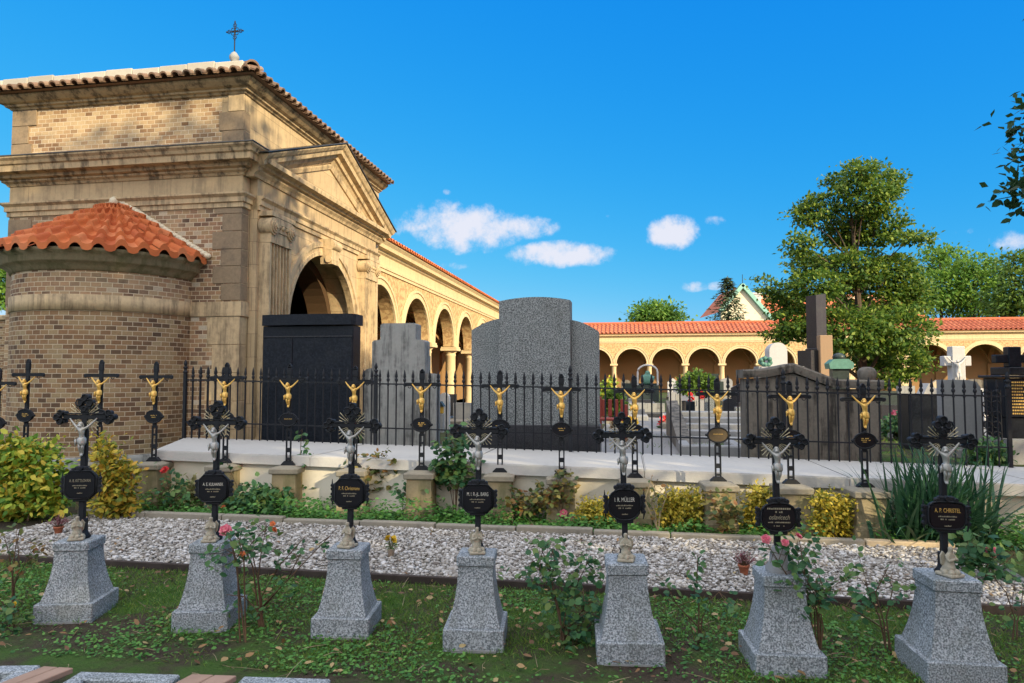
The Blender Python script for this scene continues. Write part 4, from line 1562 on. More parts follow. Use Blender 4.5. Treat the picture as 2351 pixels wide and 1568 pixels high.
def gold_cross():
    mb = MB()
    H = 1.13
    y0, y1 = -.013, .013
    arm = .957
    # openwork lower stem, two bars with rungs
    for sx in (-1, 1):
        mb.cbox(sx * .026 - .008, y0, .05, sx * .026 + .008, y1, .40, .003)
    for z in (.06, .145, .17, .29, .38):
        mb.cbox(-.03, y0 + .002, z, .03, y1 - .002, z + .025, .003)
    mb.cbox(-.026, y0, .395, .026, y1, H - .03, .004)
    mb.box(-.016, y0 - .004, .62, .016, y0 + .001, .92)
    mb.cbox(-.031, y0 - .004, 1.01, .031, y1 + .004, H - .045, .005)
    disc(mb, 0, H - .035, .031, y0, y1)
    disc(mb, 0, H - .012, .016, y0, y1)
    for sx in (-1, 1):
        x0, x1 = (.02, .20)
        mb.cbox(min(sx * x0, sx * x1), y0, arm - .018, max(sx * x0, sx * x1), y1, arm + .014, .004)
        mb.box(min(sx * .03, sx * .19), y0 - .003, arm + .0145, max(sx * .03, sx * .19), y1 + .003, arm + .021)
        disc(mb, sx * .205, arm - .002, .024, y0, y1, 10)
        torus_arc(mb, sx * .15, arm - .02, .02, PI, 2 * PI, .005, 0)
    # spreading foot
    mb.prism([(-.085, .0), (.085, .0), (.085, .012), (.045, .05), (-.045, .05), (-.085, .012)], -.03, .03)
    return mb


GC = gold_cross().build('cross', 'black iron')
gc_me = GC.data
bpy.data.objects.remove(GC)


def gold_marker(u, v, ptop_v, ctop_v, rz, label, bronze=False, lines=((.012, .10, .010), (-.012, .06, .010)), hidden_base=False, fv=None):
    p = G(u, v)
    a_, d_ = AD(p)
    base = W(onD(u, v, d_ + .16)[0], d_ + .16)      # the post itself stands on this sight line
    base.z = 0
    Yc = base.y
    ht = at(u, ptop_v, Yc - .05).z
    ztop = at(u, ctop_v, Yc).z
    t = thing('grave_cross', label, 'grave cross', base, rz, 'iron crosses with gilded figures on sandstone plinths, second row')
    mb = MB()
    mb.cbox(-.172, -.172, -.05, .172, .172, .12, .01)
    rows = [[(sx * r, sy * r, z) for sx, sy in ((-1, -1), (1, -1), (1, 1), (-1, 1))] for r, z in ((.165, .121), (.150, .15), (.145, ht - .10), (.145, ht - .092))]
    mb.grid(rows, True, False)
    pl = mb.build('pedestal', 'mossy sandstone', t)
    mb = MB().cbox(-.178, -.178, ht - .09, .178, .178, ht - .022, .01)
    mb.add([(-.165, -.165, ht - .023), (.165, -.165, ht - .023), (.165, .165, ht - .023), (-.165, .165, ht - .023), (-.08, -.08, ht), (.08, -.08, ht), (.08, .08, ht), (-.08, .08, ht)],
           [(0, 1, 5, 4), (1, 2, 6, 5), (2, 3, 7, 6), (3, 0, 4, 7), (4, 5, 6, 7)])
    mb.build('cap', 'cap sandstone', pl)
    sc = (ztop - ht) / 1.13
    c = link('cross', gc_me, t)
    c.location = (0, 0, ht - .003)
    c.scale = (1, 1, sc)
    add_corpus(t, .335, (0, -.004, ht + .645 * sc), True)
    mb = MB().prism(oval(.100, .070, 20, 2), -.030, -.016)
    pq = mb.build('name_plaque', 'plaque bronze' if bronze else 'plaque black', t)
    pq.location = (0, 0, ht + .505 * sc)
    mb = MB()
    o1 = oval(.110, .079, 24, 2)
    mb.tube([(x, -.026, z) for x, z in o1 + o1[:1]], .0095, 6)
    mb.prism(oval(.110, .079, 20, 2), -.0155, .0)
    for a in (0, PI, PI / 2, -PI / 2):
        mb.ball((.120 * math.cos(a), -.018, .086 * math.sin(a)), .017, 8, 6)
    mb.build('plaque_frame', 'black iron', pq)
    fine_lines(list(lines), 'gold lettering', pq, -.031)
    return t


GM = [
    (-14, 1172, 1075, 845, 'iron cross at the far left edge, mostly out of sight beyond the bush'),
    (53, 1170, 1060, 824, 'gilded crucifix against curved brick wall, above the largest green bush'),
    (223, 1170, 1060, 826, 'gilded crucifix against curved brick wall, behind the leftmost granite marker'),
    (350, 1172, 1060, 830, 'gilded crucifix on the sandstone plinth just left of the white slab end'),
    (514, 1176, 1064, 832, 'gilded crucifix in front of the first fence pickets, behind the second granite marker'),
    (660, 1181, 1069, 835, 'gilded crucifix in front of left half of the tall black tomb'),
    (812, 1187, 1074, 840, 'gilded crucifix at right edge of the black tomb, behind amber lettered marker'),
    (967, 1196, 1080, 847, 'gilded crucifix in front of the stepped grey stone, rose bush at its plinth'),
    (1148, 1197, 1085, 850, 'gilded crucifix before left part of the tall speckled granite monument'),
    (1290, 1204, 1092, 858, 'gilded crucifix before right part of the tall speckled granite monument'),
    (1459, 1212, 1098, 862, 'gilded crucifix in front of the gap with the path and the square gravestones'),
    (1651, 1229, 1106, 868, 'gilded crucifix with brown bronze plaque left of the dark pedimented tomb'),
    (1819, 1236, 1112, 874, 'gilded crucifix before centre of the dark pedimented tomb'),
    (1990, 1244, 1120, 880, 'gilded crucifix at right edge of dark tomb, on bare squared sandstone plinth')]
LN = [((.012, .08, .010), (-.012, .05, .010)), ((.016, .07, .011), (.0, .10, .010), (-.018, .05, .009)), ((.006, .10, .008),)]
for i, (u, v, pv, cv, lab) in enumerate(GM):
    gold_marker(u, v, pv, cv, R(-4) + R(random.Random(i).uniform(-3, 3)), lab, i == 11, LN[i % 3])
# ============================================================ monuments behind the fence


def ga(u, d, v=900):
    return onD(u, v, d)[0]


def gzv(u, v, d):
    return onD(u, v, d)[1]


def tomb(name, label, a, d, cat='tomb', group=None, z=None, rz=-YAW):
    p = W(a, d)
    p.z = ground_z(a, d) if z is None else z
    return thing(name, label, cat, p, rz, group)


# tall black tomb
d = 10.42
a0, a1 = ga(597, d), ga(814, d)
w = (a1 - a0) / 2
ac = (a0 + a1) / 2
ht = gzv(715, 722, d) - GZ
t = tomb('black_tomb', 'tall black polished tomb with rounded cornice in front of the chapel pilaster', ac, d)
mb = MB().cbox(-w + .03, 0, -.1, w - .03, .30, ht - .185, .008)
mb.box(-w + .015, -.012, -.1, w - .015, .28, .14)
mb.build('body', 'black polished stone', t)
pts = []
for k in range(9):
    f = -1 + 2 * k / 8
    pts.append((f * (w - .05), -.05 - .05 * (1 - f * f)))
mb = MB().prismz([(-w, .32), (-w, .02)] + pts + [(w, .02), (w, .32)], ht - .175, ht)
mb.build('cornice', 'black polished stone', t)
for x0, x1 in ((-w + .05, -.26), (-.25, w - .05)):
    mb = MB().cbox(x0, -.012, .15, x1, .05, ht - .38, .006)
    mb.build('panel', 'black polished stone', t)
mb = MB().cbox(-w + .05, -.016, ht - .37, w - .05, .05, ht - .35, .004)
mb.build('frieze_line', 'dark polished stone', t)

# stepped grey stone
d = 10.6
Z0 = GZ
a_l = [(ga(872, d), ga(953, d), gzv(905, 742, d)), (ga(853, d), ga(976, d), gzv(905, 781, d)), (ga(830, d), ga(1000, d), gzv(905, 848, d))]
ac = (ga(853, d) + ga(976, d)) / 2
t = tomb('gravestone', 'weathered grey stepped gravestone between black tomb and granite monument', ac, d, 'gravestone')
(t0, t1, th), (m0, m1, mh), (l0, l1, lh) = [(x0 - ac, x1 - ac, z - GZ) for x0, x1, z in a_l]
mb = MB().prism([(m0, -.1), (m1, -.1), (m1, mh - .25), (m1 - .015, mh - .25), (m1 - .015, mh - .03), (m1 - .04, mh), (t1, mh + .01), (t1, th - .02), (t1 - .04, th), (t0 + .04, th), (t0, th - .03), (t0, mh + .01), (m0 + .03, mh), (m0, mh - .03)], 0, .30)
mb.build('slab', 'weathered concrete', t)
MB().prism([(l0, -.1), (m0 - .005, -.1), (m0 - .005, lh + .03), (l0 + .05, lh), (l0, lh - .06)], .05, .28).build('shoulder', 'weathered concrete', t)
MB().prism([(m1 + .005, -.1), (l1, -.1), (l1, lh - .08), (m1 + .005, lh - .06)], .05, .28).build('shoulder', 'weathered concrete', t)
mb = MB().cbox(l0 - .02, -.12, -.1, l1 + .02, .35, .12, .01)
mb.build('base', 'dark sandstone', t)

# big three-part granite monument
d = 10.35
c0, c1 = ga(1146, d), ga(1310, d)
L0, R1 = ga(1079, d), ga(1375, d)
ac = (c0 + c1) / 2
t = tomb('granite_monument', 'tall speckled grey granite three-part monument with arched top', ac, d, 'monument')
zt, zs = gzv(1228, 682, d) - GZ, gzv(1146, 692, d) - GZ
zb = gzv(1228, 975, d) - GZ
w = (c1 - c0) / 2
poly = [(-w, zb), (w, zb)] + [(w - 2 * w * k / 14, zs + (zt - zs) * (1 - (1 - 2 * k / 14) ** 2)) for k in range(15)]
mb = MB().prism(poly, -.02, .36)
mb.build('centre_slab', 'grey granite', t)
for (x0, x1, za, zb_) in ((L0 - ac, -w - .006, gzv(1079, 757, d) - GZ, gzv(1143, 730, d) - GZ), (w + .006, R1 - ac, gzv(1310, 733, d) - GZ, gzv(1375, 760, d) - GZ)):
    top = [(x1 + (x0 - x1) * k / 8, (zb_ + (za - zb_) * k / 8) + .03 * math.sin(PI * k / 8)) for k in range(9)]
    mb = MB().prism([(x0, zb), (x1, zb)] + top, .10, .34)
    mb.build('side_slab', 'grey granite', t)
mb = MB().cbox(L0 - ac - .02, -.06, -.1, R1 - ac + .02, .42, zb - .003, .01)
mb.build('plinth', 'dark polished stone', t)

# dark sandstone tomb wall with low pediment coping
d = 10.3
a0, a1 = ga(1712, d), ga(2017, d)
ac = (a0 + a1) / 2
w = (a1 - a0) / 2
zl, zp, zr = gzv(1712, 868, d) - GZ, gzv(1850, 862, d) - GZ, gzv(2017, 893, d) - GZ
t = tomb('tomb_wall', 'soot-dark sandstone tomb back with low pedimented coping, behind right part of fence', ac, d)
mb = MB().prism([(-w, -.1), (w, -.1), (w, zr - .01), (.30, zr + .0), (-.25, zp + .03), (-.62, zl - .0), (-w, zl - .01)], 0, .5)
mb.build('wall', 'dark sandstone', t)
mb = MB()
mb.sweep([(-w - .045, zl), (-.62, zl + .01), (-.25, zp + .045), (.30, zr + .012), (w + .045, zr)], [(0, -.07), (-.05, -.09), (-.10, -.10), (-.125, -.08), (-.125, .55), (0, .55)], fn=lambda x, y, h: (x, h, y))
mb.build('coping', 'dark sandstone', t)
for x in (-w + .02, -.68, .32, w - .16):
    mb = MB().cbox(x, -.03, -.1, x + .14, -.002, zr - .06, .006)
    mb.build('pier_strip', 'dark sandstone', t)

# things that show above that tomb
d = 16.5
a0, a1 = ga(1767, d, 830), ga(1808, d, 830)
zt = gzv(1787, 786, d)
t = tomb('gravestone', 'pale rounded gravestone showing above the dark tomb coping', (a0 + a1) / 2, d, 'gravestone')
w = (a1 - a0) / 2
g0 = ground_z(0, d)
mb = MB().prism([(-w, -.1), (w, -.1)] + [(w * math.cos(PI * k / 12), zt - g0 - w + w * math.sin(PI * k / 12)) for k in range(13)], 0, .55)
mb.build('slab', 'white stone', t)
mb = MB().box(-w - .25, -.05, -.1, w + .35, .6, zt - g0 - .55)
mb.build('base', 'grey stone', t)
d = 15.5
pz = gzv(1757, 832, d)
t = tomb('bronze_wreath', 'small green bronze wreath on pale block at left end of dark tomb', ga(1757, d, 830), d, 'ornament')
mb = MB()
g0 = ground_z(0, d)
mb.box(-.1, -.1, -.1, .1, .1, pz - g0 - .10)
mb.build('block', 'white stone', t)
mb = MB()
rr = random.Random(3)
for k in range(16):
    a = 2 * PI * k / 16
    mb.ball((.11 * math.cos(a) + rr.uniform(-.03, .03), rr.uniform(-.05, .05), pz - g0 + .02 + .07 * math.sin(a)), .05, 6, 5)
mb.build('leaves', 'verdigris', t)

d = 17.5
a0, a1, am = ga(1853, d, 760), ga(1896, d, 760), ga(1879, d, 760)
zt = gzv(1875, 675, d)
g0 = ground_z(0, d)
t = tomb('obelisk', 'tall dark polished obelisk with brown pillar standing before the leafy tree', (a0 + a1) / 2, d, 'obelisk', rz=-YAW + R(32))
w = (a1 - a0) / 2 * .74
mb = MB().prismz([(-w, -w), (w, -w), (w, w), (-w, w)], gzv(1875, 800, d) - g0, lambda x, y: zt - g0 - .05 + .05 * (x > 0))
mb.build('shaft', 'dark polished stone', t)
mb = MB().cbox(-w - .03, -w - .03, -.1, w + .03, w + .03, gzv(1875, 800, d) - g0 - .004, .01)
mb.box(-w - .3, -w - .1, -.1, -w - .035, w, gzv(1840, 782, d) - g0 - .25)
mb.build('lower_shaft', 'dark polished stone', t)
a2, a3 = ga(1883, 17., 800), ga(1912, 17., 800)
p3 = tomb('pillar', 'tan square stone pillar leaning close to the dark obelisk', (a2 + a3) / 2, 17.0, 'pillar')
mb = MB().cbox(-(a3 - a2) / 2, 0, -.1, (a3 - a2) / 2, .3, gzv(1897, 770, 17.) - g0, .01)
mb.build('shaft', 'brown stone', p3)
mb = MB().cbox(-(a3 - a2) / 2 - .05, -.05, -.1, (a3 - a2) / 2 + .05, .35, .3, .01)
mb.build('base', 'grey stone', p3)

d = 15.
pz = gzv(1927, 838, d)
t = tomb('bronze_lantern', 'turquoise hooded copper grave lantern above the dark tomb', ga(1926, d, 830), d, 'lantern')
g0 = ground_z(0, d)
mb = MB().box(-.16, -.12, -.1, .16, .12, pz - g0 - .08)
mb.build('pedestal', 'dark bronze', t)
mb = MB().prism([(-.22, pz - g0 - .08), (.22, pz - g0 - .08), (.24, pz - g0 + .03), (.14, pz - g0 + .12), (-.14, pz - g0 + .12), (-.24, pz - g0 + .03)], -.18, .18)
mb.build('hood', 'verdigris', t)
mb = MB()
mb.ball((0, 0, pz - g0 + .16), .13, 10, 6, 1, 1, .7)
mb.build('cap', 'dark bronze', t)
d = 11.2
pz = gzv(1990, 862, d)
t = tomb('stone_urn', 'dark rounded stone urn on right end of the dark tomb', ga(1990, d, 850), d, 'urn')
g0 = GZ
mb = MB().box(-.12, -.12, -.1, .12, .12, pz - g0 - .12)
mb.build('block', 'dark sandstone', t)
mb = MB()
mb.lathe([(.07, pz - g0 - .12), (.10, pz - g0 - .09), (.13, pz - g0 - .02), (.135, pz - g0 + .06), (.10, pz - g0 + .11), (.05, pz - g0 + .13)], (0, 0), 16)
mb.build('urn_body', 'dark sandstone', t)

# right side: grey slab stone, white cross, black tomb with cross, railings
d = 11.6
a0, a1 = ga(2165, d), ga(2252, d)
zt = gzv(2208, 872, d) - GZ
t = tomb('gravestone', 'plain broad grey slab gravestone below the white cross', (a0 + a1) / 2, d, 'gravestone')
w = (a1 - a0) / 2
mb = MB().prism([(-w, -.1), (w, -.1), (w, zt - .12), (w * .8, zt - .03), (w * .3, zt), (-w, zt)], 0, .22)
mb.build('slab', 'grey stone', t)
mb = MB().cbox(-w - .06, -.05, -.1, w + .06, .3, .12, .01)
mb.build('base', 'grey stone', t)

d = 14.2
a0, a1 = ga(2186, d, 850), ga(2216, d, 850)
zt, zb, zc = gzv(2200, 795, d), gzv(2200, 888, d), gzv(2200, 828, d)
t = tomb('white_cross', 'white stone cross with small corpus standing behind the broad grey slab', (a0 + a1) / 2, d, 'cross')
g0 = ground_z(3, d)
w = (a1 - a0) / 2
mb = MB()
mb.cbox(-w, -.02, zb - g0 - .03, w, .2, zt - g0, .01)
xl, xr = ga(2168, d, 850) - (a0 + a1) / 2, ga(2231, d, 850) - (a0 + a1) / 2
mb.cbox(xl, 0, zc - g0 - .10, -w - .001, .18, zc - g0 + .09, .01).cbox(w + .001, 0, zc - g0 - .10, xr, .18, zc - g0 + .09, .01)
mb.build('cross_body', 'white stone', t)
mb = MB().cbox(-w - .2, -.06, zb - g0 - .1, w + .3, .3, zb - g0 - .031, .01).box(-w - .15, -.03, -.1, w + .2, .28, zb - g0 - .1)
mb.build('base', 'white stone', t)
o = link('figure', corpus('white stone'), t)
o.location, o.scale = (-w * .35, -.01, zc - g0 - .42), (.5, .5, .5)

d = 11.0
a0, a1 = ga(2302, d), ga(2420, d)
ac = (a0 + a1) / 2
w = (a1 - a0) / 2
t = tomb('black_tomb', 'black stepped tomb with gilt inscription and black cross at right edge', ac, d)
z1, z2 = gzv(2330, 958, d) - GZ, gzv(2330, 868, d) - GZ
mb = MB().cbox(-w + .02, 0, .35, w, .5, z1, .01).cbox(-w, -.04, z1 + .002, w, .55, z2, .01)
mb.build('body', 'black polished stone', t)
mb = MB().cbox(-w - .05, -.1, z2 + .002, w, .6, z2 + .04, .01).cbox(-w + .08, -.05, z2 + .043, w, .5, z2 + .16, .01)
mb.build('cornice', 'black polished stone', t)
mb = MB().box(-w - .02, -.25, -.1, w, .55, .345)
mb.build('base', 'grey stone', t)
rg = random.Random(8)
mb = MB()
for k in range(11):
    z = z2 - .05 - k * .045
    if z < z1 + .03:
        break
    x = -w + .10
    while x < -w + .24 + rg.uniform(0, .04):
        l = rg.uniform(.012, .03)
        mb.box(x, -.043, z - .022, x + l, -.039, z)
        x += l + .009
mb.build('lettering', 'gold lettering', t)
xb = ga(2340, d, 830) - ac
zt, zc = gzv(2340, 795, d) - GZ, gzv(2340, 823, d) - GZ
mb = MB().cbox(xb - .085, .1, z2 + .162, xb + .085, .26, zt, .01).cbox(xb - .25, .11, zc - .06, xb - .0851, .25, zc + .06, .01).cbox(xb + .0851, .11, zc - .06, xb + .25, .25, zc + .06, .01)
mb.build('cross', 'black polished stone', t)

d = 12.6
a0, a1 = ga(2085, d), ga(2168, d)
ac = (a0 + a1) / 2
w = (a1 - a0) / 2
zt = gzv(2120, 905, d) - GZ
t = tomb('black_tomb', 'low black polished tomb left of the grey slab, with steel book on top', ac, d)
mb = MB().cbox(-w, 0, -.1, w, .5, zt, .01)
mb.build('body', 'black polished stone', t)
zb = gzv(2140, 880, d) - GZ
mb = MB().prism([(-.02, zt + .003), (w - .05, zt + .003), (w - .18, zb), (.07, zb)], .05, .35)
mb.build('book_rest', 'slab concrete', t)

# scrolled railing leaf pattern near the right edge
d = 10.8
t = tomb('iron_trellis', 'rust-brown scrolled iron trellis between grey slab and right black tomb', ga(2275, d), d, 'trellis')
mb = MB()
for x in (-.12, 0, .12):
    mb.tube([(x, 0, -.1), (x, 0, 1.05)], .010, 5)
for k in range(7):
    for x in (-.06, .06):
        torus_arc(mb, x, .12 + .145 * k, .05, 0, 1.7 * PI, .008, 0)
mb.build('scrollwork', 'black iron', t)

# more graves further back: one maker, many individuals
rg = random.Random(21)


def headstone(label, u, v, d, wpx, mat, kind, base=True, cat='gravestone'):
    a = ga(u, d, v)
    w = wpx / F * W(a, d).y / 2 / ct
    zt = gzv(u, v, d)
    g0 = ground_z(a, d)
    h = zt - g0
    t = tomb('gravestone', label, a, d, cat, 'smaller gravestones in the cemetery behind the fence')
    if kind == 'arch':
        poly = [(-w, -.1), (w, -.1)] + [(w * math.cos(PI * k / 10), h - w * .6 + w * .6 * math.sin(PI * k / 10)) for k in range(11)]
    elif kind == 'gable':
        poly = [(-w, -.1), (w, -.1), (w, h * .8), (0, h), (-w, h * .8)]
    elif kind == 'step':
        poly = [(-w, -.1), (w, -.1), (w, h * .7), (w * .5, h * .72), (w * .5, h), (-w * .5, h), (-w * .5, h * .72), (-w, h * .7)]
    else:
        poly = [(-w, -.1), (w, -.1), (w, h), (-w, h)]
    MB().prism(poly, 0, .22).build('slab', mat, t)
    if base:
        MB().cbox(-w - .08, -.9, -.1, w + .08, .3, .16, .02).build('grave_frame', rg.choice(['grey stone', 'kerb stone', 'dark polished stone']), t)
    return t


HS = [('dark square gravestone left of path, grey panelled', 1448, 925, 22, 62, 'grey stone', 'flat'),
      ('white notice-like little gravestone beside the path', 1533, 950, 18, 22, 'white stone', 'flat'),
      ('pale framed grave slab right of the path', 1500, 926, 24, 50, 'weathered concrete', 'flat'),
      ('white rounded gravestone with lamps in front of second arch', 1574, 870, 36, 56, 'white stone', 'arch'),
      ('grey stepped gravestone behind the flower beds', 1610, 920, 22, 40, 'grey stone', 'step'),
      ('dark narrow gravestone in the shrub gap', 1570, 920, 25, 18, 'dark polished stone', 'flat'),
      ('dark monument standing in the fourth arch', 1640, 858, 42, 40, 'dark bronze', 'step'),
      ('grey-green broad monument in the second arch', 1470, 880, 40, 74, 'dark bronze', 'flat'),
      ('dark grey gravestone near the left arch column', 1393, 872, 44, 26, 'dark polished stone', 'arch'),
      ('black gravestone under the fifth arch', 1700, 880, 34, 40, 'dark polished stone', 'gable'),
      ('light grey gravestone behind the dark railing', 2082, 886, 24, 34, 'weathered concrete', 'flat'),
      ('pale pink gravestone beside the light grey one', 2130, 880, 26, 40, 'pale kerb stone', 'step'),
      ('white pointed gravestone by the far right arch', 2270, 890, 20, 22, 'white stone', 'gable'),
      ('brown block gravestone under right arches', 2240, 870, 34, 46, 'dark sandstone', 'arch'),
      ('dark low gravestone with steps seen between fence and steps', 2045, 930, 16, 40, 'dark polished stone', 'flat'),
      ('tiny far gravestone left of hanging flowers', 1545, 900, 32, 18, 'grey stone', 'arch'),
      ('tiny far gravestone under the hanging flowers', 1600, 905, 30, 20, 'weathered concrete', 'gable'),
      ('low dark gravestone behind stepped stone, at arcade foot', 1030, 905, 20, 30, 'dark polished stone', 'flat'),
      ('grey grave plinth at foot of the arcade columns', 1060, 925, 18, 40, 'grey stone', 'flat'),
      ('dark panelled double gravestone behind the path, left of the white notice stone', 1478, 918, 27, 40, 'dark polished stone', 'flat'),
      ('narrow pale pillar-like gravestone right of the white notice stone', 1558, 905, 21, 12, 'weathered concrete', 'flat'),
      ('black upright gravestone in the shadow under the hanging planter', 1585, 922, 19, 20, 'black polished stone', 'flat'),
      ('grey-blue gravestone just left of the bronze-plaque crucifix', 1632, 915, 18.5, 26, 'grey granite', 'flat'),
      ('dark gravestone just right of the bronze-plaque crucifix', 1676, 915, 17, 30, 'dark polished stone', 'arch'),
      ('pale low gravestone on the topmost grave step', 1648, 945, 16.6, 34, 'weathered concrete', 'step'),
      ('tall black gravestone at the third arch column', 1612, 866, 40, 22, 'black polished stone', 'flat'),
      ('white marble gravestone far off under the third arch', 1545, 868, 44, 24, 'white stone', 'gable'),
      ('grey gravestone far off under the fourth arch', 1668, 868, 46, 26, 'grey stone', 'arch'),
      ('brown gravestone far off, left of the green bronze memorial', 1437, 872, 45, 22, 'dark sandstone', 'arch'),
      ('black wide gravestone behind red bench', 1420, 905, 20, 44, 'dark polished stone', 'flat'),
      ('dark grey low gravestone at right of the grave steps', 1705, 935, 15.5, 30, 'grey granite', 'flat'),
      ('dark railing-like gravestone right of the tomb wall', 2040, 898, 19, 36, 'dark bronze', 'flat'),
      ('dark stepped gravestone behind yellow trough flowers', 2100, 905, 17, 36, 'dark polished stone', 'step'),
      ('small beige statue-topped gravestone by the right arcade', 2152, 872, 40, 26, 'pale kerb stone', 'gable')]
for h_ in HS:
    headstone(*h_)
# bronze seated memorial figure in the second arch
t = tomb('bronze_memorial', 'green bronze memorial figure under white arch inside second arcade bay', ga(1487, 39, 860), 39., 'memorial')
g0 = ground_z(5, 39)
zb, zt = gzv(1487, 885, 39) - g0, gzv(1487, 850, 39) - g0
o = link('figure', skin_mesh('memorial', [((0, 0, zb), .28), ((0, 0, zb + .5), .26), ((0, 0, zt - .25), .14), ((0, -.05, zt), .16), ((-.35, -.1, zb + .45), .12), ((.35, -.1, zb + .4), .12)], [(0, 1), (1, 2), (2, 3), (1, 4), (1, 5)], 'verdigris'), t)
MB().box(-.6, -.3, -.1, .6, .4, zb + .02).build('pedestal', 'dark bronze', t)
mb = MB()
mb.tube([(-.55, .2, zb), (-.55, .2, zt - .1)] + [(-.55 * math.cos(PI * k / 8), .2, zt - .1 + .4 * math.sin(PI * k / 8)) for k in range(1, 8)] + [(.55, .2, zt - .1), (.55, .2, zb)], .06, 6)
mb.build('arch_surround', 'white stone', t)
# steps beside the path
t = tomb('stone_steps', 'grey stone grave steps right of the path behind the fence', ga(1650, 14, 960), 13.2, 'steps')
for k in range(5):
    MB().cbox(-.75, .42 * k, -.1, .95, .42 * k + .5, .10 + .10 * k, .01).build('step', 'grey stone', t)
t = tomb('grave_border', 'dark sloping stone border beside the grave steps', ga(1560, 13, 1000), 12.6, 'border')
mb = MB()
mb.prismz([(-.12, -1.2), (.12, -1.2), (.12, 2.6), (-.12, 2.6)], -.1, lambda x, y: .12 + .16 * (y + 1.2))
mb.build('stone', 'dark sandstone', t)
t = tomb('grave_border', 'low stone grave border by fence foot right of path', ga(1640, 11, 1030), 10.9, 'border')
mb = MB().cbox(-.5, 0, -.1, .45, .2, .18, .02).cbox(-.5, .2, -.1, -.34, 1.3, .18, .02).cbox(.3, .2, -.1, .45, 1.3, .18, .02)
mb.build('stone', 'grey stone', t)
t = tomb('red_bench', 'red painted iron bench end beside the granite monument', ga(1408, 13.5, 980), 13.5, 'bench')
mb = MB()
mb.cbox(-.28, -.02, -.1, -.22, .04, .85, .01).cbox(.22, -.02, -.1, .28, .04, .70, .01)
mb.cbox(-.25, -.35, .40, .28, .04, .45, .01)
for k in range(4):
    mb.cbox(-.22 + .12 * k, .0, .46, -.14 + .12 * k, .03, .80, .01)
mb.build('seat', 'red paint', t)
mb = MB()
for x in (-.24, .24):
    mb.tube([(x, -.33, -.1), (x, -.33, .40)], .025, 6)
mb.build('leg', 'red paint', t)
# white door-like lantern niche + candle by the arcade
t = tomb('grave_lantern', 'small glowing yellow grave lantern at the arcade steps', ga(1013, 15, 960), 15., 'lantern')
MB().cbox(-.06, -.06, -.1, .06, .06, .42, .01).build('post', 'grey stone', t)
MB().cbox(-.05, -.05, .425, .05, .05, .58, .01).build('glass', 'lantern glass', t)
MB().prism([(-.08, .585), (.08, .585), (0, .70)], -.08, .08).build('cap', 'dark bronze', t)
t = tomb('gravestone', 'small white gravestone with oval photo hole above the lantern', ga(1019, 16, 930), 16., 'gravestone')
MB().prism([(-.13, -.1), (.13, -.1), (.13, .75)] + [(.13 * math.cos(PI * k / 8), .75 + .13 * math.sin(PI * k / 8)) for k in range(1, 8)] + [(-.13, .75)], 0, .12).build('slab', 'white stone', t)

# ============================================================ edging, kerbs and graves in the foreground
rg = random.Random(5)
x = -6.4
i = 0
ES = ['first mossy edging stone of the bed, below the leafy bush', 'edging stone of the bed left of the second marker', 'edging stone of the bed right of the second marker', 'edging stone of the bed by the amber lettered marker', 'edging stone of the bed behind yellow flower vase',
      'edging stone of the bed left of the middle marker', 'edging stone of the bed right of the middle marker', 'sunlit edging stone of the bed by the round plaque', 'edging stone of the bed beneath the golden shrub', 'edging stone of the bed left of script plaque', 'edging stone of the bed right of script plaque', 'palest edging stone of the bed, beside sword-leaved plant', 'last edging stone of the bed at the gravel corner']
while x < 3.0 and i < len(ES):
    L = min(.86 + rg.uniform(-.12, .12), 3.05 - x)
    t = thing('edging_stone', ES[i], 'edging stone', W(x + L / 2, 7.2), -YAW + R(rg.uniform(-.8, .8)), 'edging stones along the planting bed')
    mb = MB().cbox(-L / 2 + .006, -.05, -.06, L / 2 - .006, .05, .085 + rg.uniform(-.012, .012), .012, 2)
    mb.build('stone', 'pale kerb stone' if i >= 10 else 'kerb stone', t)
    x += L
    i += 1
t = thing('edging_strip', 'dark plank edging along the front of the gravel bed', 'edging', W(-1.5, 5.36), -YAW)
MB().cbox(-5.2, -.018, -.05, 4.55, .018, .062, .005).build('board', 'edging board', t)
t = thing('edging_strip', 'thin pale edging along the right end of the gravel bed', 'edging', W(3.08, 6.2), -YAW + R(-3))
MB().cbox(-.025, -.82, -.05, .025, .95, .06, .006).build('board', 'weathered concrete', t)

# grave frames at the bottom-left corner, with boards over them
FG = [((-30, 1532), (95, 1530), 'stone'), ((185, 1545), (415, 1552), 'stone'), ((560, 1556), (760, 1562), 'stone')]
labs = ['granite grave kerb at the lower left corner, its end only', 'granite grave kerb between the two weathered boards', 'granite grave kerb right of the second weathered board']
for (p0, p1, k), lab in zip(FG, labs):
    q0, q1 = G(*p0, .05), G(*p1, .05)
    c_ = (q0 + q1) / 2
    L = (q1 - q0).length
    an = math.atan2(q1.y - q0.y, q1.x - q0.x)
    t = thing('grave_kerb', lab, 'grave kerb', (c_.x, c_.y, 0), an, 'granite kerbs of the nearest graves')
    mb = MB().cbox(-L / 2, -.09, -.05, L / 2, .0, .06, .008)
    mb.cbox(-L / 2, -1.2, -.05, -L / 2 + .09, -.0905, .06, .008).cbox(L / 2 - .09, -1.2, -.05, L / 2, -.0905, .06, .008)
    mb.build('stone', 'pale granite', t)
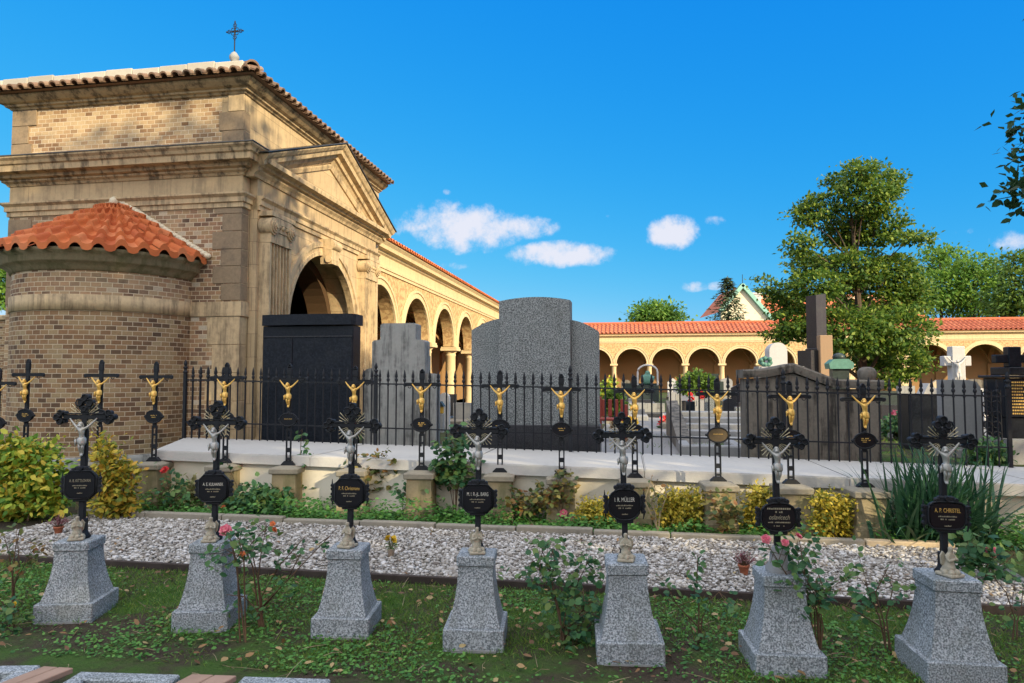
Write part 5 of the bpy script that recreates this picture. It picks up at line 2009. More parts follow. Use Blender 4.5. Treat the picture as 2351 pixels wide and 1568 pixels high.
for (u0, v0, u1, v1), lab in (((100, 1530, 170, 1534), 'weathered pink-brown plank lying over the left grave kerbs'), ((440, 1548, 545, 1552), 'weathered pink-brown plank lying over the middle grave kerbs')):
    q0, q1 = G(u0, v0, .09), G(u1, v1, .09)
    c_ = (q0 + q1) / 2
    t = thing('plank', lab, 'plank', (c_.x, c_.y, .063), math.atan2(q1.y - q0.y, q1.x - q0.x), 'planks over the nearest graves')
    L = (q1 - q0).length / 2
    mb = MB()
    for k in range(2):
        mb.cbox(-L + k * L + .003, -.9, .0, k * L - .003, -.0, .03, .004)
    mb.xf(Matrix(((1, .28, 0, 0), (0, 1, 0, 0), (0, 0, 1, 0), (0, 0, 0, 1))))
    mb.build('boards', 'weathered board', t)
# ============================================================ plants
NPR = np.random.default_rng(7)


def crown_leaves(lobes, n_cl, per, L, rng, spread=.5, flat=.45, shell=.55):
    """leaf sprays through a crown: lobes = (centre, radii); sprays sit mostly towards each lobe's skin"""
    Cs, Ds, Ns = [], [], []
    vol = np.array([r[0] * r[1] * r[2] for c, r in lobes]) ** .67
    cnt = np.maximum(3, (n_cl * vol / vol.sum())).astype(int)
    for (c, r), k in zip(lobes, cnt):
        u = rdir(rng, k)
        rad = shell + (1 - shell) * rng.random((k, 1)) ** .7
        P = np.array(c) + u * rad * np.array(r)
        axis = u * .8 + np.array([0, 0, .15]) + rng.normal(size=(k, 3)) * .35
        axis /= np.linalg.norm(axis, axis=1, keepdims=True)
        for _ in range(per):
            o = rng.normal(size=(k, 3)) * spread * np.array([1, 1, flat])
            Cs.append(P + o)
            Ds.append(axis + rng.normal(size=(k, 3)) * .6 + np.array([0, 0, -.25]))
            Ns.append(np.array([0, 0, 1.]) + u * .5 + rng.normal(size=(k, 3)) * .45)
    C, D, N = np.concatenate(Cs), np.concatenate(Ds), np.concatenate(Ns)
    l = L * rng.uniform(.65, 1.25, len(C))
    V, K = leaf_verts(C, D, N, l, l * .62, rng)
    return V, K


def tree(name, label, base, lobes, n_cl, per, L, mat, seed, trunk_r=.2, spread=.5, group=None, cat='tree', limb=True, flat=.45, shell=.55, fork=.45):
    rng = np.random.default_rng(seed)
    base = Vector(base)
    t = thing(name, label, cat, base, 0, group)
    lob = [((c[0] - base.x, c[1] - base.y, c[2] - base.z), r) for c, r in lobes]
    V, K = crown_leaves(lob, n_cl, per, L, rng, spread, flat, shell)
    np_mesh('crown', V, K, mat, t)
    mb = MB()
    top = max(c[2] for c, r in lob)
    cx = sum(c[0] for c, r in lob) / len(lob)
    cy = sum(c[1] for c, r in lob) / len(lob)
    pts, rs = [], []
    for k in range(9):
        f = k / 8
        pts.append((cx * f * .9 + .15 * math.sin(3 * f + seed), cy * f * .9 + .12 * math.sin(4 * f), top * .97 * f - .1))
        rs.append(trunk_r * (1 - f * .9) * (1.25 if k == 0 else 1))
    mb.tube(pts, rs, 8)
    if limb:
        for c, r in lob:
            f = max(.15, min(.85, c[2] / top * .8 - .1 + fork * .2))
            k = int(f * 8)
            p0 = Vector(pts[k])
            p1 = Vector(c)
            md = p0.lerp(p1, .5) + Vector((0, 0, .08 * (p1 - p0).length))
            rr = rs[k] * .45
            mb.tube([p0, md, p1], [rr, rr * .6, rr * .2], 5)
            for q in range(3):
                e = p1 + Vector(rng.normal(size=3) * np.array(r) * .5)
                mb.tube([md.lerp(p1, .5), e], [rr * .3, .01], 4)
    mb.build('trunk', 'bark', t)
    return t


def pix_lobes(lst, Y, seed, dj=1.5, depth=1.):
    rr = random.Random(seed)
    out = []
    s = Y / F
    for (u, v, ru, rv) in lst:
        y = Y + rr.uniform(-dj, dj)
        p = at(u, v, y)
        out.append((tuple(p), (ru * s, (ru + rv) / 2 * s * depth, rv * s)))
    return out


# the big leafy tree
TL = [(1983, 392, 40, 26), (1925, 418, 26, 24), (2030, 425, 42, 34), (1985, 455, 66, 40), (1885, 478, 52, 30), (1846, 498, 30, 20), (2012, 520, 66, 44), (1935, 535, 62, 36),
      (2092, 547, 42, 17), (1838, 560, 28, 30), (1865, 606, 52, 30), (1960, 612, 80, 44), (2050, 620, 56, 40), (1872, 655, 68, 34), (1788, 672, 34, 20), (1812, 700, 50, 26),
      (1835, 738, 54, 36), (2000, 682, 100, 46), (2085, 680, 46, 54), (1950, 760, 96, 52), (2062, 760, 74, 54), (2070, 830, 56, 40), (1985, 820, 60, 38), (1800, 765, 38, 26), (2040, 866, 26, 18), (1752, 655, 14, 14)]
tb = at(1990, 900, 30)
tree('linden_tree', 'tall ragged linden tree in front of the far arcade', (tb.x, 30, .3), pix_lobes(TL, 30, 1, 1.6, 1.0), 1750, 26, .19, 'linden leaf', 31, .24, .235, flat=.3, shell=.45)
# trees behind the far arcade
tree('broadleaf_tree', 'pale green tree crown directly right of the linden, behind arcade roof', (at(2160, 800, 72).x, 72, 0), pix_lobes([(2140, 605, 40, 34), (2182, 600, 34, 30), (2165, 660, 56, 36), (2120, 680, 40, 36), (2190, 700, 40, 26)], 72, 2, 2), 420, 12, .42, 'bright leaf', 32, .35, .7, 'trees beyond the far arcade')
tree('broadleaf_tree', 'wide open green tree between two others, behind right arcade roof', (at(2240, 800, 70).x, 70, 0), pix_lobes([(2240, 612, 42, 26), (2275, 635, 40, 30), (2225, 660, 50, 36), (2250, 700, 70, 26), (2205, 630, 30, 24)], 70, 3, 2), 360, 12, .42, 'bright leaf', 33, .35, .7, 'trees beyond the far arcade')
tree('broadleaf_tree', 'dark green tree at the right edge, above the arcade roof', (at(2335, 800, 60).x, 60, 0), pix_lobes([(2335, 605, 34, 26), (2350, 660, 40, 44), (2310, 690, 40, 30), (2340, 710, 60, 20)], 60, 4, 2), 300, 12, .40, 'far leaf', 34, .35, .6, 'trees beyond the far arcade')
tree('broadleaf_tree', 'round bright tree crown peeking over the middle of arcade roof', (at(1505, 800, 80).x, 80, 0), pix_lobes([(1505, 722, 44, 26), (1480, 732, 28, 18), (1535, 732, 28, 16)], 80, 5, 1), 300, 12, .45, 'bright leaf', 35, .3, .7, 'trees beyond the far arcade')
tree('broadleaf_tree', 'sliver of bright tree at far left, behind the apse', (at(-12, 700, 34).x, 34, 0), pix_lobes([(-14, 655, 30, 45)], 34, 6, .5), 120, 12, .3, 'bright leaf', 36, .2, .5)

# spruce
sb = at(1672, 740, 74)
stop = at(1671, 633, 74).z
t = thing('spruce_tree', 'small dark spruce in front of the green-verged gable', 'tree', (sb.x, 74, 0), 0)
Cs, Ds, Ns = [], [], []
rr = np.random.default_rng(40)
H = stop
for z in np.arange(4.0, H - .1, .28):
    f = (H - z) / (H - 4)
    Rr = 3.6 * f ** .8 + .1
    k = max(5, int(14 * f))
    for i in range(k):
        a = 2 * PI * (i / k) + rr.uniform(0, .5)
        rd = Rr * rr.uniform(.7, 1.1)
        for q in range(16):
            s_ = rd * (q + 1) / 16
            Cs.append((s_ * math.cos(a) + rr.normal() * .08, s_ * math.sin(a) + rr.normal() * .08, z - .22 * s_ + .05 * s_ * s_ + rr.normal() * .05))
            Ds.append((math.cos(a) + rr.normal() * .5, math.sin(a) + rr.normal() * .5, -.25 + rr.normal() * .25))
            Ns.append((rr.normal() * .3, rr.normal() * .3, 1))
V, K = leaf_verts(np.array(Cs), np.array(Ds), np.array(Ns), rr.uniform(.35, .6, len(Cs)), rr.uniform(.16, .3, len(Cs)), rr)
np_mesh('crown', V, K, 'conifer needle', t)
MB().tube([(0, 0, -.1), (0, 0, H)], [.22, .03], 7).build('trunk', 'bark', t)

# maple at the right: its outer leaves hang into the frame
MBASE = (9.6, 9.2, 0)
ML = pix_lobes([(2385, 345, 46, 70), (2420, 250, 60, 70), (2420, 430, 70, 50), (2480, 340, 90, 110), (2560, 200, 110, 110), (2600, 450, 110, 90), (2520, 40, 120, 110), (2700, 200, 140, 200)], 8.6, 9, .7)
mt = tree('maple_tree', 'dark-leaved maple whose outer branches hang in at the upper right edge', MBASE, ML, 520, 9, .125, 'maple leaf', 41, .18, .16, shell=.3)
mb = MB()
tw = []
for (u0, v0, u1, v1) in ((2420, 430, 2290, 441), (2420, 450, 2268, 462), (2420, 470, 2322, 492), (2400, 300, 2322, 300)):
    p0, p1 = at(u0, v0, 8.6), at(u1, v1, 8.5)
    md = p0.lerp(p1, .5) + Vector((0, 0, .05))
    mb.tube([p - Vector(MBASE) for p in (p0, md, p1)], [.012, .008, .003], 5)
    for k in range(9):
        f = .35 + .65 * k / 8
        tw.append(p0.lerp(p1, f) + Vector((0, 0, .04 * (1 - f))) - Vector(MBASE))
mb.build('twigs', 'bark', mt)
tw = np.array([tuple(q) for q in tw])
rr = np.random.default_rng(6)
tw = np.repeat(tw, 2, 0) + rr.normal(size=(len(tw) * 2, 3)) * .025
V, K = leaf_verts(tw, rdir(rr, len(tw)) * np.array([1, 1, .6]) + np.array([-.2, 0, -.3]), rdir(rr, len(tw)) + np.array([0, -.6, .8]), rr.uniform(.08, .14, len(tw)), rr.uniform(.06, .09, len(tw)), rr, True)
np_mesh('outer_leaves', V, K, 'maple leaf', mt)

# trees standing behind the viewer; their shade lies over the garden
SH = [((6.4, -2.6), 14.2, 3.9, 55, 'tall slender linden right beside the viewer'), ((9.0, -6.5), 10.5, 4.6, 51, 'large linden behind the viewer, left of a pair'), ((15.0, -2.5), 11.5, 4.3, 52, 'large linden right of the viewer, casting dappled shade'), ((4.0, -11.5), 11.0, 4.8, 53, 'broad linden furthest behind the viewer'), ((14.5, -11.0), 12.5, 5.0, 54, 'tallest linden behind the viewer to the right')]
for (x, y), h, r, sd, lab in SH:
    rr = random.Random(sd)
    lobs = []
    for k in range(17):
        a = rr.uniform(0, 2 * PI)
        q = r * math.sqrt(rr.random()) * .72
        z = h * rr.uniform({55: .52, 52: .60}.get(sd, .14), .93)
        s_ = rr.uniform(.28, .42) * r
        lobs.append(((x + q * math.cos(a), y + q * math.sin(a), z), (s_, s_, s_ * .75)))
    tree('linden_tree', lab, (x, y, 0), lobs, 1500 if sd != 55 else 950, 9, .32, 'linden leaf', sd, .3, .5, 'lindens behind the viewer')

# ============================================================ shrubs, roses, flowers


def shrub(name, label, u, v, lobes_px, mat, n_cl, per, L, seed, Y=None, group=None, stem='brown stem', six=True, cat='shrub', spread=.06, ns=9, shell=.35, zg=0.):
    rng = np.random.default_rng(seed)
    b = G(u, v, zg)
    Y = Y or b.y
    b = at(u, v, Y) if Y != b.y else b
    b.z = zg
    t = thing(name, label, cat, b, 0, group)
    lob = [((c[0] - b.x, c[1] - b.y, c[2] - b.z), r) for c, r in pix_lobes(lobes_px, Y, seed, .08)]
    Cs, Ds, Ns = [], [], []
    vol = np.array([r[0] * r[1] * r[2] for c, r in lob]) ** .67
    cnt = np.maximum(3, n_cl * vol / vol.sum()).astype(int)
    for (c, r), k in zip(lob, cnt):
        u_ = rdir(rng, k)
        P = np.array(c) + u_ * (shell + (1 - shell) * rng.random((k, 1))) * np.array(r)
        for _ in range(per):
            Cs.append(P + rng.normal(size=(k, 3)) * spread)
            Ds.append(u_ * .7 + rng.normal(size=(k, 3)) * .6 + np.array([0, 0, .1]))
            Ns.append(np.array([0, -.25, 1.]) + u_ * .4 + rng.normal(size=(k, 3)) * .45)
    C, D, N = np.concatenate(Cs), np.concatenate(Ds), np.concatenate(Ns)
    C[:, 2] = np.maximum(C[:, 2], .01)
    l = L * rng.uniform(.55, 1.25, len(C))
    V, K = leaf_verts(C, D, N, l, l * rng.uniform(.45, .65, len(C)), rng, six)
    np_mesh('leaves', V, K, mat, t)
    mb = MB()
    rr = random.Random(seed)
    for k in range(ns):
        c, r = lob[k % len(lob)]
        e = Vector((c[0] + rr.uniform(-.6, .6) * r[0], c[1] + rr.uniform(-.6, .6) * r[1], c[2] + rr.uniform(-.2, .7) * r[2]))
        s0 = Vector((rr.uniform(-.06, .06), rr.uniform(-.05, .05), -.02))
        md = s0.lerp(e, .5) + Vector((rr.uniform(-.05, .05), rr.uniform(-.05, .05), .04))
        mb.tube([s0, md, e], [.009, .007, .003], 5)
    mb.build('stems', stem, t)
    return t


def bloom(name, label, p, r, mat, seed, group='single rose blooms'):
    """open rose flower: rings of petals"""
    rng = np.random.default_rng(seed)
    pts, D, N, L = [], [], [], []
    for ring_, (n, tilt, ll) in enumerate(((5, .15, 1.0), (6, .55, .9), (5, 1.0, .75), (4, 1.5, .6))):
        for i in range(n):
            a = 2 * PI * i / n + ring_ * .5
            pts.append((0, 0, 0))
            D.append((math.cos(a), math.sin(a), tilt))
            N.append((-math.cos(a) * .4, -math.sin(a) * .4, 1))
            L.append(r * 1.15 * ll)
    C = np.array(pts) + rng.normal(size=(len(pts), 3)) * r * .06
    V, K = leaf_verts(C, np.array(D), np.array(N), np.array(L), np.array(L) * 1.15, rng, True)
    return V, K


def add_blooms(par, pix, Y, mat, r, seed, name='flower'):
    for i, (u, v) in enumerate(pix):
        p = at(u, v, Y) - par.location
        V, K = bloom('', '', p, r, mat, seed + i)
        o = np_mesh(name, V, K, mat, par)
        o.location = p
        o.rotation_euler = (R(45), R(random.Random(seed + i).uniform(-30, 30)), i)


def rose(label, u, v, stems_px, seed, leafmat='rose leaf', nleaf=10, blooms=None, stem='brown stem', Y=None, L=.05, th=.006, group='rose bushes of the garden', spread=.05, lo=.35, zg=0.):
    """rose bush: thin canes, each traced by a few points, leaves along the upper canes"""
    b = G(u, v, zg)
    Y = Y or b.y
    b = at(u, v, Y)
    b.z = zg
    t = thing('rose_bush', label, 'rose bush', b, 0, group)
    rr = random.Random(seed)
    rng = np.random.default_rng(seed)
    mb = MB()
    Cs = []
    for pts in stems_px:
        dy = rr.uniform(-.10, .10)
        P = [Vector((rr.uniform(-.02, .02), 0, -.01))]
        for i, (pu, pv) in enumerate(pts):
            P.append(at(pu, pv, Y + dy * (i + 1) / len(pts)) - b)
        n = len(P)
        mb.tube(P, [th * (1 - .65 * i / (n - 1)) for i in range(n)], 5)
        tot = nleaf
        for k in range(tot):
            f = (lo + (1 - lo) * rr.random()) * (n - 1)
            i = min(int(f), n - 2)
            q = P[i].lerp(P[i + 1], f - i)
            e = q + Vector(rng.normal(size=3) * spread * 1.4)
            mb.tube([q, e], [th * .35, th * .2], 4)
            for j in range(5):
                Cs.append(tuple(e + Vector(rng.normal(size=3) * spread * .5)))
    mb.build('stems', stem, t)
    if Cs:
        C = np.array(Cs)
        C[:, 2] = np.maximum(C[:, 2], .01)
        l = L * rng.uniform(.6, 1.2, len(C))
        V, K = leaf_verts(C, rdir(rng, len(C)) * np.array([1, 1, .5]) + np.array([0, 0, -.1]), rdir(rng, len(C)) * .6 + np.array([0, -.5, .9]), l, l * .68, rng, True)
        np_mesh('leaves', V, K, leafmat, t)
    for (pix, mat, r) in (blooms or []):
        add_blooms(t, pix, Y - .02, mat, r, seed)
    return t


# front garden roses (foot pixel, canes by pixel)
rose('bare brown rose canes with one pink bloom between second and third markers', 600, 1440,
     [[(592, 1330), (600, 1265), (612, 1205)], [(580, 1300), (555, 1245), (528, 1212)], [(600, 1370), (640, 1300), (700, 1232)], [(605, 1390), (690, 1300), (760, 1228)], [(596, 1350), (575, 1250), (622, 1200)], [(590, 1400), (560, 1370), (520, 1365)], [(600, 1400), (660, 1330), (690, 1270)]],
     61, 'rose leaf', 4, [([(518, 1218)], 'pink petal', .042), ([(626, 1203), (630, 1216)], 'orange petal', .02)], th=.0065, lo=.5, spread=.05)
rose('dense dark green rose bush at left side of the round-plaque marker', 1290, 1475,
     [[(1300, 1400), (1330, 1330), (1350, 1290)], [(1320, 1420), (1360, 1380), (1385, 1330)], [(1310, 1430), (1340, 1400), (1340, 1350)], [(1285, 1400), (1250, 1330), (1222, 1262)], [(1280, 1390), (1258, 1300), (1240, 1250)], [(1300, 1430), (1350, 1440), (1375, 1410)], [(1275, 1380), (1262, 1310), (1270, 1255)], [(1295, 1440), (1330, 1460), (1350, 1440)]],
     62, 'rose leaf', 15, None, L=.05, spread=.055)
rose('sparse single rose cane right of the round-plaque marker', 1606, 1475, [[(1605, 1400), (1600, 1340), (1602, 1275)], [(1612, 1420), (1630, 1380), (1660, 1350)], [(1604, 1440), (1560, 1395), (1545, 1375)]], 63, 'rose leaf', 6, None, L=.045)
rose('leafy rose with coral pink blooms beside the script-plaque marker', 1880, 1490,
     [[(1875, 1400), (1850, 1330), (1835, 1240)], [(1870, 1400), (1835, 1320), (1803, 1248)], [(1860, 1400), (1800, 1310), (1760, 1245)], [(1880, 1420), (1890, 1350), (1870, 1290)], [(1885, 1430), (1860, 1360), (1840, 1300)], [(1890, 1440), (1880, 1380), (1850, 1330)]],
     64, 'rose leaf', 9, [([(1759, 1238)], 'pink petal', .027), ([(1803, 1246), (1834, 1231)], 'pink petal', .022)], L=.05, Y=3.95, lo=.5)
rose('thin rose twigs between the two rightmost markers', 2040, 1500, [[(2020, 1420), (2000, 1370), (1985, 1335)], [(2035, 1420), (2050, 1350), (2030, 1310)], [(2030, 1430), (2010, 1360), (2040, 1300)], [(2040, 1450), (1960, 1400), (1900, 1370)]], 65, 'rose leaf', 5, None)
rose('bare rose twigs at the left edge in front of the gravel', 30, 1400, [[(28, 1330), (35, 1260), (45, 1215)], [(30, 1330), (20, 1270), (8, 1225)], [(34, 1340), (60, 1290), (70, 1265)], [(30, 1350), (45, 1300), (40, 1240)]], 66, 'rose leaf autumn', 5, None)
rose('low rose regrowth behind leftmost marker plinth with yellow bloom', 30, 1440, [[(30, 1410), (34, 1390)], [(20, 1410), (5, 1380)]], 67, 'rose leaf', 6, [([(32, 1388)], 'yellow petal', .02)], group='rose bushes of the garden')
rose('rose sprig with peach bloom beside second marker cap', 560, 1330, [[(540, 1280), (530, 1240), (515, 1225)], [(560, 1290), (555, 1262), (548, 1240)], [(545, 1300), (535, 1270), (520, 1262)]], 68, 'rose leaf', 7, [([(556, 1272)], 'orange petal', .018)], Y=4.35)
rose('arching thin rose cane at the right edge by the gravel corner', 2330, 1470, [[(2330, 1420), (2310, 1360), (2270, 1310)], [(2335, 1430), (2345, 1390), (2349, 1350)]], 69, 'rose leaf', 4, None)
# bed roses
rose('tall rose with reddish tips in front of the black tomb', 700, 1168, [[(690, 1110), (688, 1060), (694, 985)], [(700, 1110), (712, 1070), (720, 1040)], [(695, 1120), (670, 1090), (655, 1075)], [(700, 1130), (690, 1090), (690, 1010)]], 71, 'rose leaf', 9, [([(681, 1168)], 'pink petal', .05)], L=.075)
rose('large loose rose right of amber-lettered marker', 850, 1175, [[(850, 1120), (860, 1080), (890, 1045)], [(845, 1120), (840, 1080), (830, 1050)], [(855, 1130), (880, 1090), (905, 1080)], [(850, 1130), (820, 1100), (815, 1070)], [(860, 1140), (900, 1110), (910, 1090)]], 72, 'rose leaf autumn', 20, [([(833, 1107)], 'orange petal', .05), ([(882, 1112)], 'yellow petal', .03)], L=.075)
rose('small rose with red bud left of stepped-stone plinth', 925, 1190, [[(925, 1150), (930, 1130), (938, 1120)], [(930, 1160), (950, 1140), (955, 1120)]], 73, 'rose leaf', 10, [([(937, 1138)], 'red petal', .028)], L=.075)
rose('tall bushy rose directly behind the middle marker', 1045, 1190, [[(1035, 1130), (1015, 1080), (1008, 1020)], [(1045, 1120), (1050, 1070), (1045, 1030)], [(1050, 1120), (1075, 1080), (1090, 1050)], [(1040, 1120), (1025, 1090), (1010, 1070)], [(1050, 1130), (1065, 1060), (1030, 1000)], [(1048, 1130), (1040, 1060), (1060, 1040)]], 74, 'rose leaf', 20, None, L=.085, lo=.5)
rose('olive yellowing rose in front of the plinth right of middle marker', 1200, 1200, [[(1205, 1170), (1190, 1150), (1180, 1140)], [(1215, 1160), (1230, 1140), (1240, 1130)], [(1205, 1180), (1225, 1160), (1250, 1150)]], 75, 'rose leaf autumn', 16, None, L=.075)
rose('tall withering rose before plinth with two pink blooms', 1290, 1205, [[(1285, 1150), (1280, 1110), (1300, 1075)], [(1290, 1150), (1295, 1100), (1290, 1080)], [(1280, 1170), (1262, 1140), (1255, 1120)], [(1290, 1170), (1300, 1130), (1310, 1110)]], 76, 'rose leaf autumn', 12, [([(1294, 1178), (1315, 1196)], 'pink petal', .045)], L=.07)
rose('pale forked rose canes left of the golden shrub', 1510, 1225, [[(1505, 1180), (1490, 1140), (1510, 1100)], [(1515, 1180), (1530, 1140), (1525, 1110)], [(1500, 1190), (1480, 1150), (1498, 1090)]], 77, 'rose leaf autumn', 4, None, stem='pale stem', th=.011)
rose('small yellowing rose in front of bronze-plaque plinth', 1660, 1240, [[(1655, 1200), (1640, 1170), (1645, 1150)], [(1665, 1200), (1680, 1160), (1670, 1145)], [(1660, 1210), (1690, 1190), (1690, 1180)]], 78, 'rose leaf autumn', 12, None, L=.075)
rose('leafy rose at bed left, red bloom against sandstone plinth', 395, 1180, [[(390, 1140), (385, 1110), (380, 1085)], [(400, 1150), (410, 1120), (400, 1100)], [(395, 1150), (430, 1130), (440, 1110)]], 79, 'rose leaf', 9, [([(378, 1079)], 'red petal', .05)], L=.07)
rose('rose with coral bloom low at far right of the bed', 2260, 1330, [[(2250, 1300), (2240, 1260), (2222, 1240)], [(2265, 1300), (2280, 1280), (2276, 1268)], [(2250, 1310), (2215, 1290), (2200, 1280)], [(2270, 1310), (2310, 1290), (2330, 1270)]], 80, 'rose leaf', 14, [([(2277, 1267)], 'pink petal', .05), ([(2221, 1233)], 'orange petal', .03)], L=.08, Y=5.6)
rose('grey-leaved rose with orange bud by the second marker plaque', 520, 1180, [[(510, 1150), (505, 1140), (500, 1150)], [(540, 1150), (545, 1120), (520, 1060)]], 81, 'rose leaf', 8, [([(512, 1165)], 'orange petal', .03)], L=.07)

# shrubs
shrub('shrub', 'large green and yellow leafy bush at the left edge', 60, 1195, [(30, 1075, 50, 40), (92, 1085, 46, 36), (55, 1135, 70, 38), (118, 1145, 30, 34), (15, 1165, 50, 30), (112, 1036, 18, 16), (55, 1030, 40, 16), (20, 1020, 16, 12), (145, 1110, 14, 18)], 'green gold leaf', 720, 5, .085, 91, spread=.075, group='shrubs of the planting bed')
shrub('shrub', 'orange-gold leafy shrub between leftmost marker and sandstone plinth', 260, 1195, [(248, 1060, 26, 28), (272, 1110, 32, 36), (250, 1150, 30, 28), (288, 1168, 22, 20), (235, 1028, 16, 18), (290, 1080, 12, 20)], 'orange gold leaf', 330, 5, .075, 92, spread=.07, group='shrubs of the planting bed')
shrub('shrub', 'round golden shrub, the brightest, left of bronze-plaque plinth', 1565, 1218, [(1560, 1153, 34, 22), (1582, 1180, 32, 26), (1540, 1178, 30, 26), (1592, 1148, 18, 15), (1530, 1150, 14, 12)], 'golden shrub leaf', 520, 5, .045, 93, spread=.045, group='shrubs of the planting bed')
shrub('shrub', 'small golden shrub left of the round-plaque marker', 1365, 1208, [(1348, 1172, 22, 18), (1375, 1177, 26, 20), (1396, 1166, 15, 15)], 'golden shrub leaf', 320, 5, .043, 94, spread=.045, group='shrubs of the planting bed')
shrub('shrub', 'golden shrub half hidden behind the script plaque', 1745, 1222, [(1745, 1142, 28, 20), (1732, 1180, 28, 24), (1772, 1160, 18, 18)], 'golden shrub leaf', 360, 5, .045, 95, spread=.045, group='shrubs of the planting bed')
shrub('shrub', 'golden green shrub between script marker and squared plinth', 1910, 1238, [(1895, 1158, 30, 22), (1922, 1190, 34, 30), (1888, 1200, 26, 24), (1935, 1165, 16, 20), (1905, 1215, 30, 18)], 'golden shrub leaf', 560, 5, .045, 96, spread=.045, group='shrubs of the planting bed')
shrub('shrub', 'small cream-variegated plant by the white wall left of second marker', 430, 1165, [(432, 1128, 32, 18), (420, 1145, 28, 18)], 'variegated leaf', 110, 4, .10, 97, group='shrubs of the planting bed')
shrub('shrub', 'low broad-leaved green plant between second marker and black tomb plinth', 590, 1185, [(590, 1150, 45, 22), (560, 1165, 40, 18), (620, 1165, 36, 20), (645, 1150, 20, 16)], 'rose leaf', 260, 4, .10, 98, group='shrubs of the planting bed')
shrub('shrub', 'bright green low plant behind the fence at the right', 2265, 1070, [(2265, 1040, 40, 20), (2245, 1055, 34, 16), (2290, 1055, 25, 14)], 'rose leaf', 160, 4, .09, 99, Y=9.6, zg=.45, group='shrubs behind the fence')
shrub('shrub', 'clipped round green bush behind red bench', 1405, 950, [(1408, 925, 22, 26)], 'far leaf', 420, 5, .10, 100, Y=17., zg=.38, group='shrubs behind the fence')
shrub('shrub', 'small autumn-yellow bush above red bench', 1390, 930, [(1392, 905, 16, 26), (1400, 885, 12, 14)], 'green gold leaf', 140, 4, .12, 101, Y=20., zg=.38, group='shrubs behind the fence')
shrub('shrub', 'dark green creeping plant on grave left of the railings', 2060, 1000, [(2070, 975, 45, 18), (2050, 985, 34, 14)], 'rose leaf', 200, 4, .09, 102, Y=13.5, zg=.42, group='shrubs behind the fence')
# hanging flower ball in front of the arcade
t = shrub('hanging_flowers', 'big round planter of foliage with red hanging flowers before the arcade', 1595, 925, [(1600, 875, 36, 22), (1580, 885, 26, 20), (1618, 885, 22, 18)], 'far leaf', 420, 5, .14, 103, Y=24., zg=.30, cat='planter')
add_blooms(t, [(1585, 905), (1590, 915), (1584, 922), (1606, 898), (1610, 903), (1588, 930), (1612, 912)], 23.5, 'red petal', .085, 300)
# flowers on the graves behind
rg = random.Random(77)
FB = [(1605, 950, 24, 'pink petal', 'pink grave flowers right of hanging planter'), (1622, 962, 22, 'yellow petal', 'yellow grave flowers low by the steps'), (1640, 955, 23, 'pink petal', 'mixed pink grave flowers above the steps'),
      (1660, 945, 22, 'yellow petal', 'yellow bouquet left of bronze-plaque crucifix'), (1577, 965, 18, 'white petal', 'white bouquet on dark grave by the path'), (1580, 985, 16, 'pink petal', 'pink and white grave flowers by the sloping border'),
      (1549, 958, 20, 'yellow petal', 'single yellow bouquet beside white square stone'), (1625, 930, 28, 'orange petal', 'orange grave flowers far behind steps'), (1690, 950, 24, 'red petal', 'red grave flowers behind bronze-plaque crucifix'),
      (1530, 975, 17, 'red petal', 'red candles and flowers by the white notice stone'), (1555, 940, 26, 'pink petal', 'far pink bouquet left of pillar-like gravestone'), (1598, 972, 19, 'orange petal', 'orange bouquet at foot of black upright gravestone'),
      (1612, 978, 17.5, 'white petal', 'white chrysanthemums on the grave steps'), (1672, 962, 17, 'white petal', 'white grave flowers right of bronze-plaque crucifix'), (1448, 975, 18, 'yellow petal', 'yellow pot flowers left of the path'),
      (1690, 965, 20, 'pink petal', 'pink row of grave flowers near the tomb wall end'), (1630, 942, 26, 'yellow petal', 'yellow far grave flowers above orange ones'), (1585, 950, 27, 'red petal', 'red far grave flowers below the hanging planter'),
      (2050, 965, 15, 'red petal', 'dark red grave flowers next to tomb wall'), (2110, 950, 15, 'yellow petal', 'single yellow flowers on stepped gravestone'),
      (2072, 962, 14, 'pink petal', 'pink grave flowers left of planter trough'), (2092, 968, 13.5, 'orange petal', 'russet grave flowers beside pink ones'), (2128, 958, 13, 'yellow petal', 'yellow flowers in trough before black low tomb')]
for i, (u, v, Y, mat, lab) in enumerate(FB):
    p = at(u, v, Y)
    a_, d_ = AD(p)
    g0 = ground_z(a_, d_)
    t = thing('bouquet', lab, 'bouquet', (p.x, p.y, g0), 0, 'bouquets on the graves behind the fence')
    MB().lathe([(.06, -.05), (.11, .12), (.10, max(.14, p.z - g0 - .08))], (0, 0), 8).build('pot', 'dark bronze', t)
    C, D, N = [], [], []
    rn = np.random.default_rng(i)
    n = 60
    q = rdir(rn, n)
    C = q * .15 + np.array([0, 0, p.z - g0])
    V, K = leaf_verts(C, q + rn.normal(size=(n, 3)) * .3, rdir(rn, n) + q, rn.uniform(.08, .13, n), rn.uniform(.07, .1, n), rn)
    np_mesh('flowers', V, K, mat, t)
    q = rdir(rn, 50)
    V, K = leaf_verts(q * .13 + np.array([0, 0, p.z - g0 - .06]), q, rdir(rn, 50), rn.uniform(.1, .16, 50), rn.uniform(.05, .08, 50), rn)
    np_mesh('leaves', V, K, 'rose leaf', t)

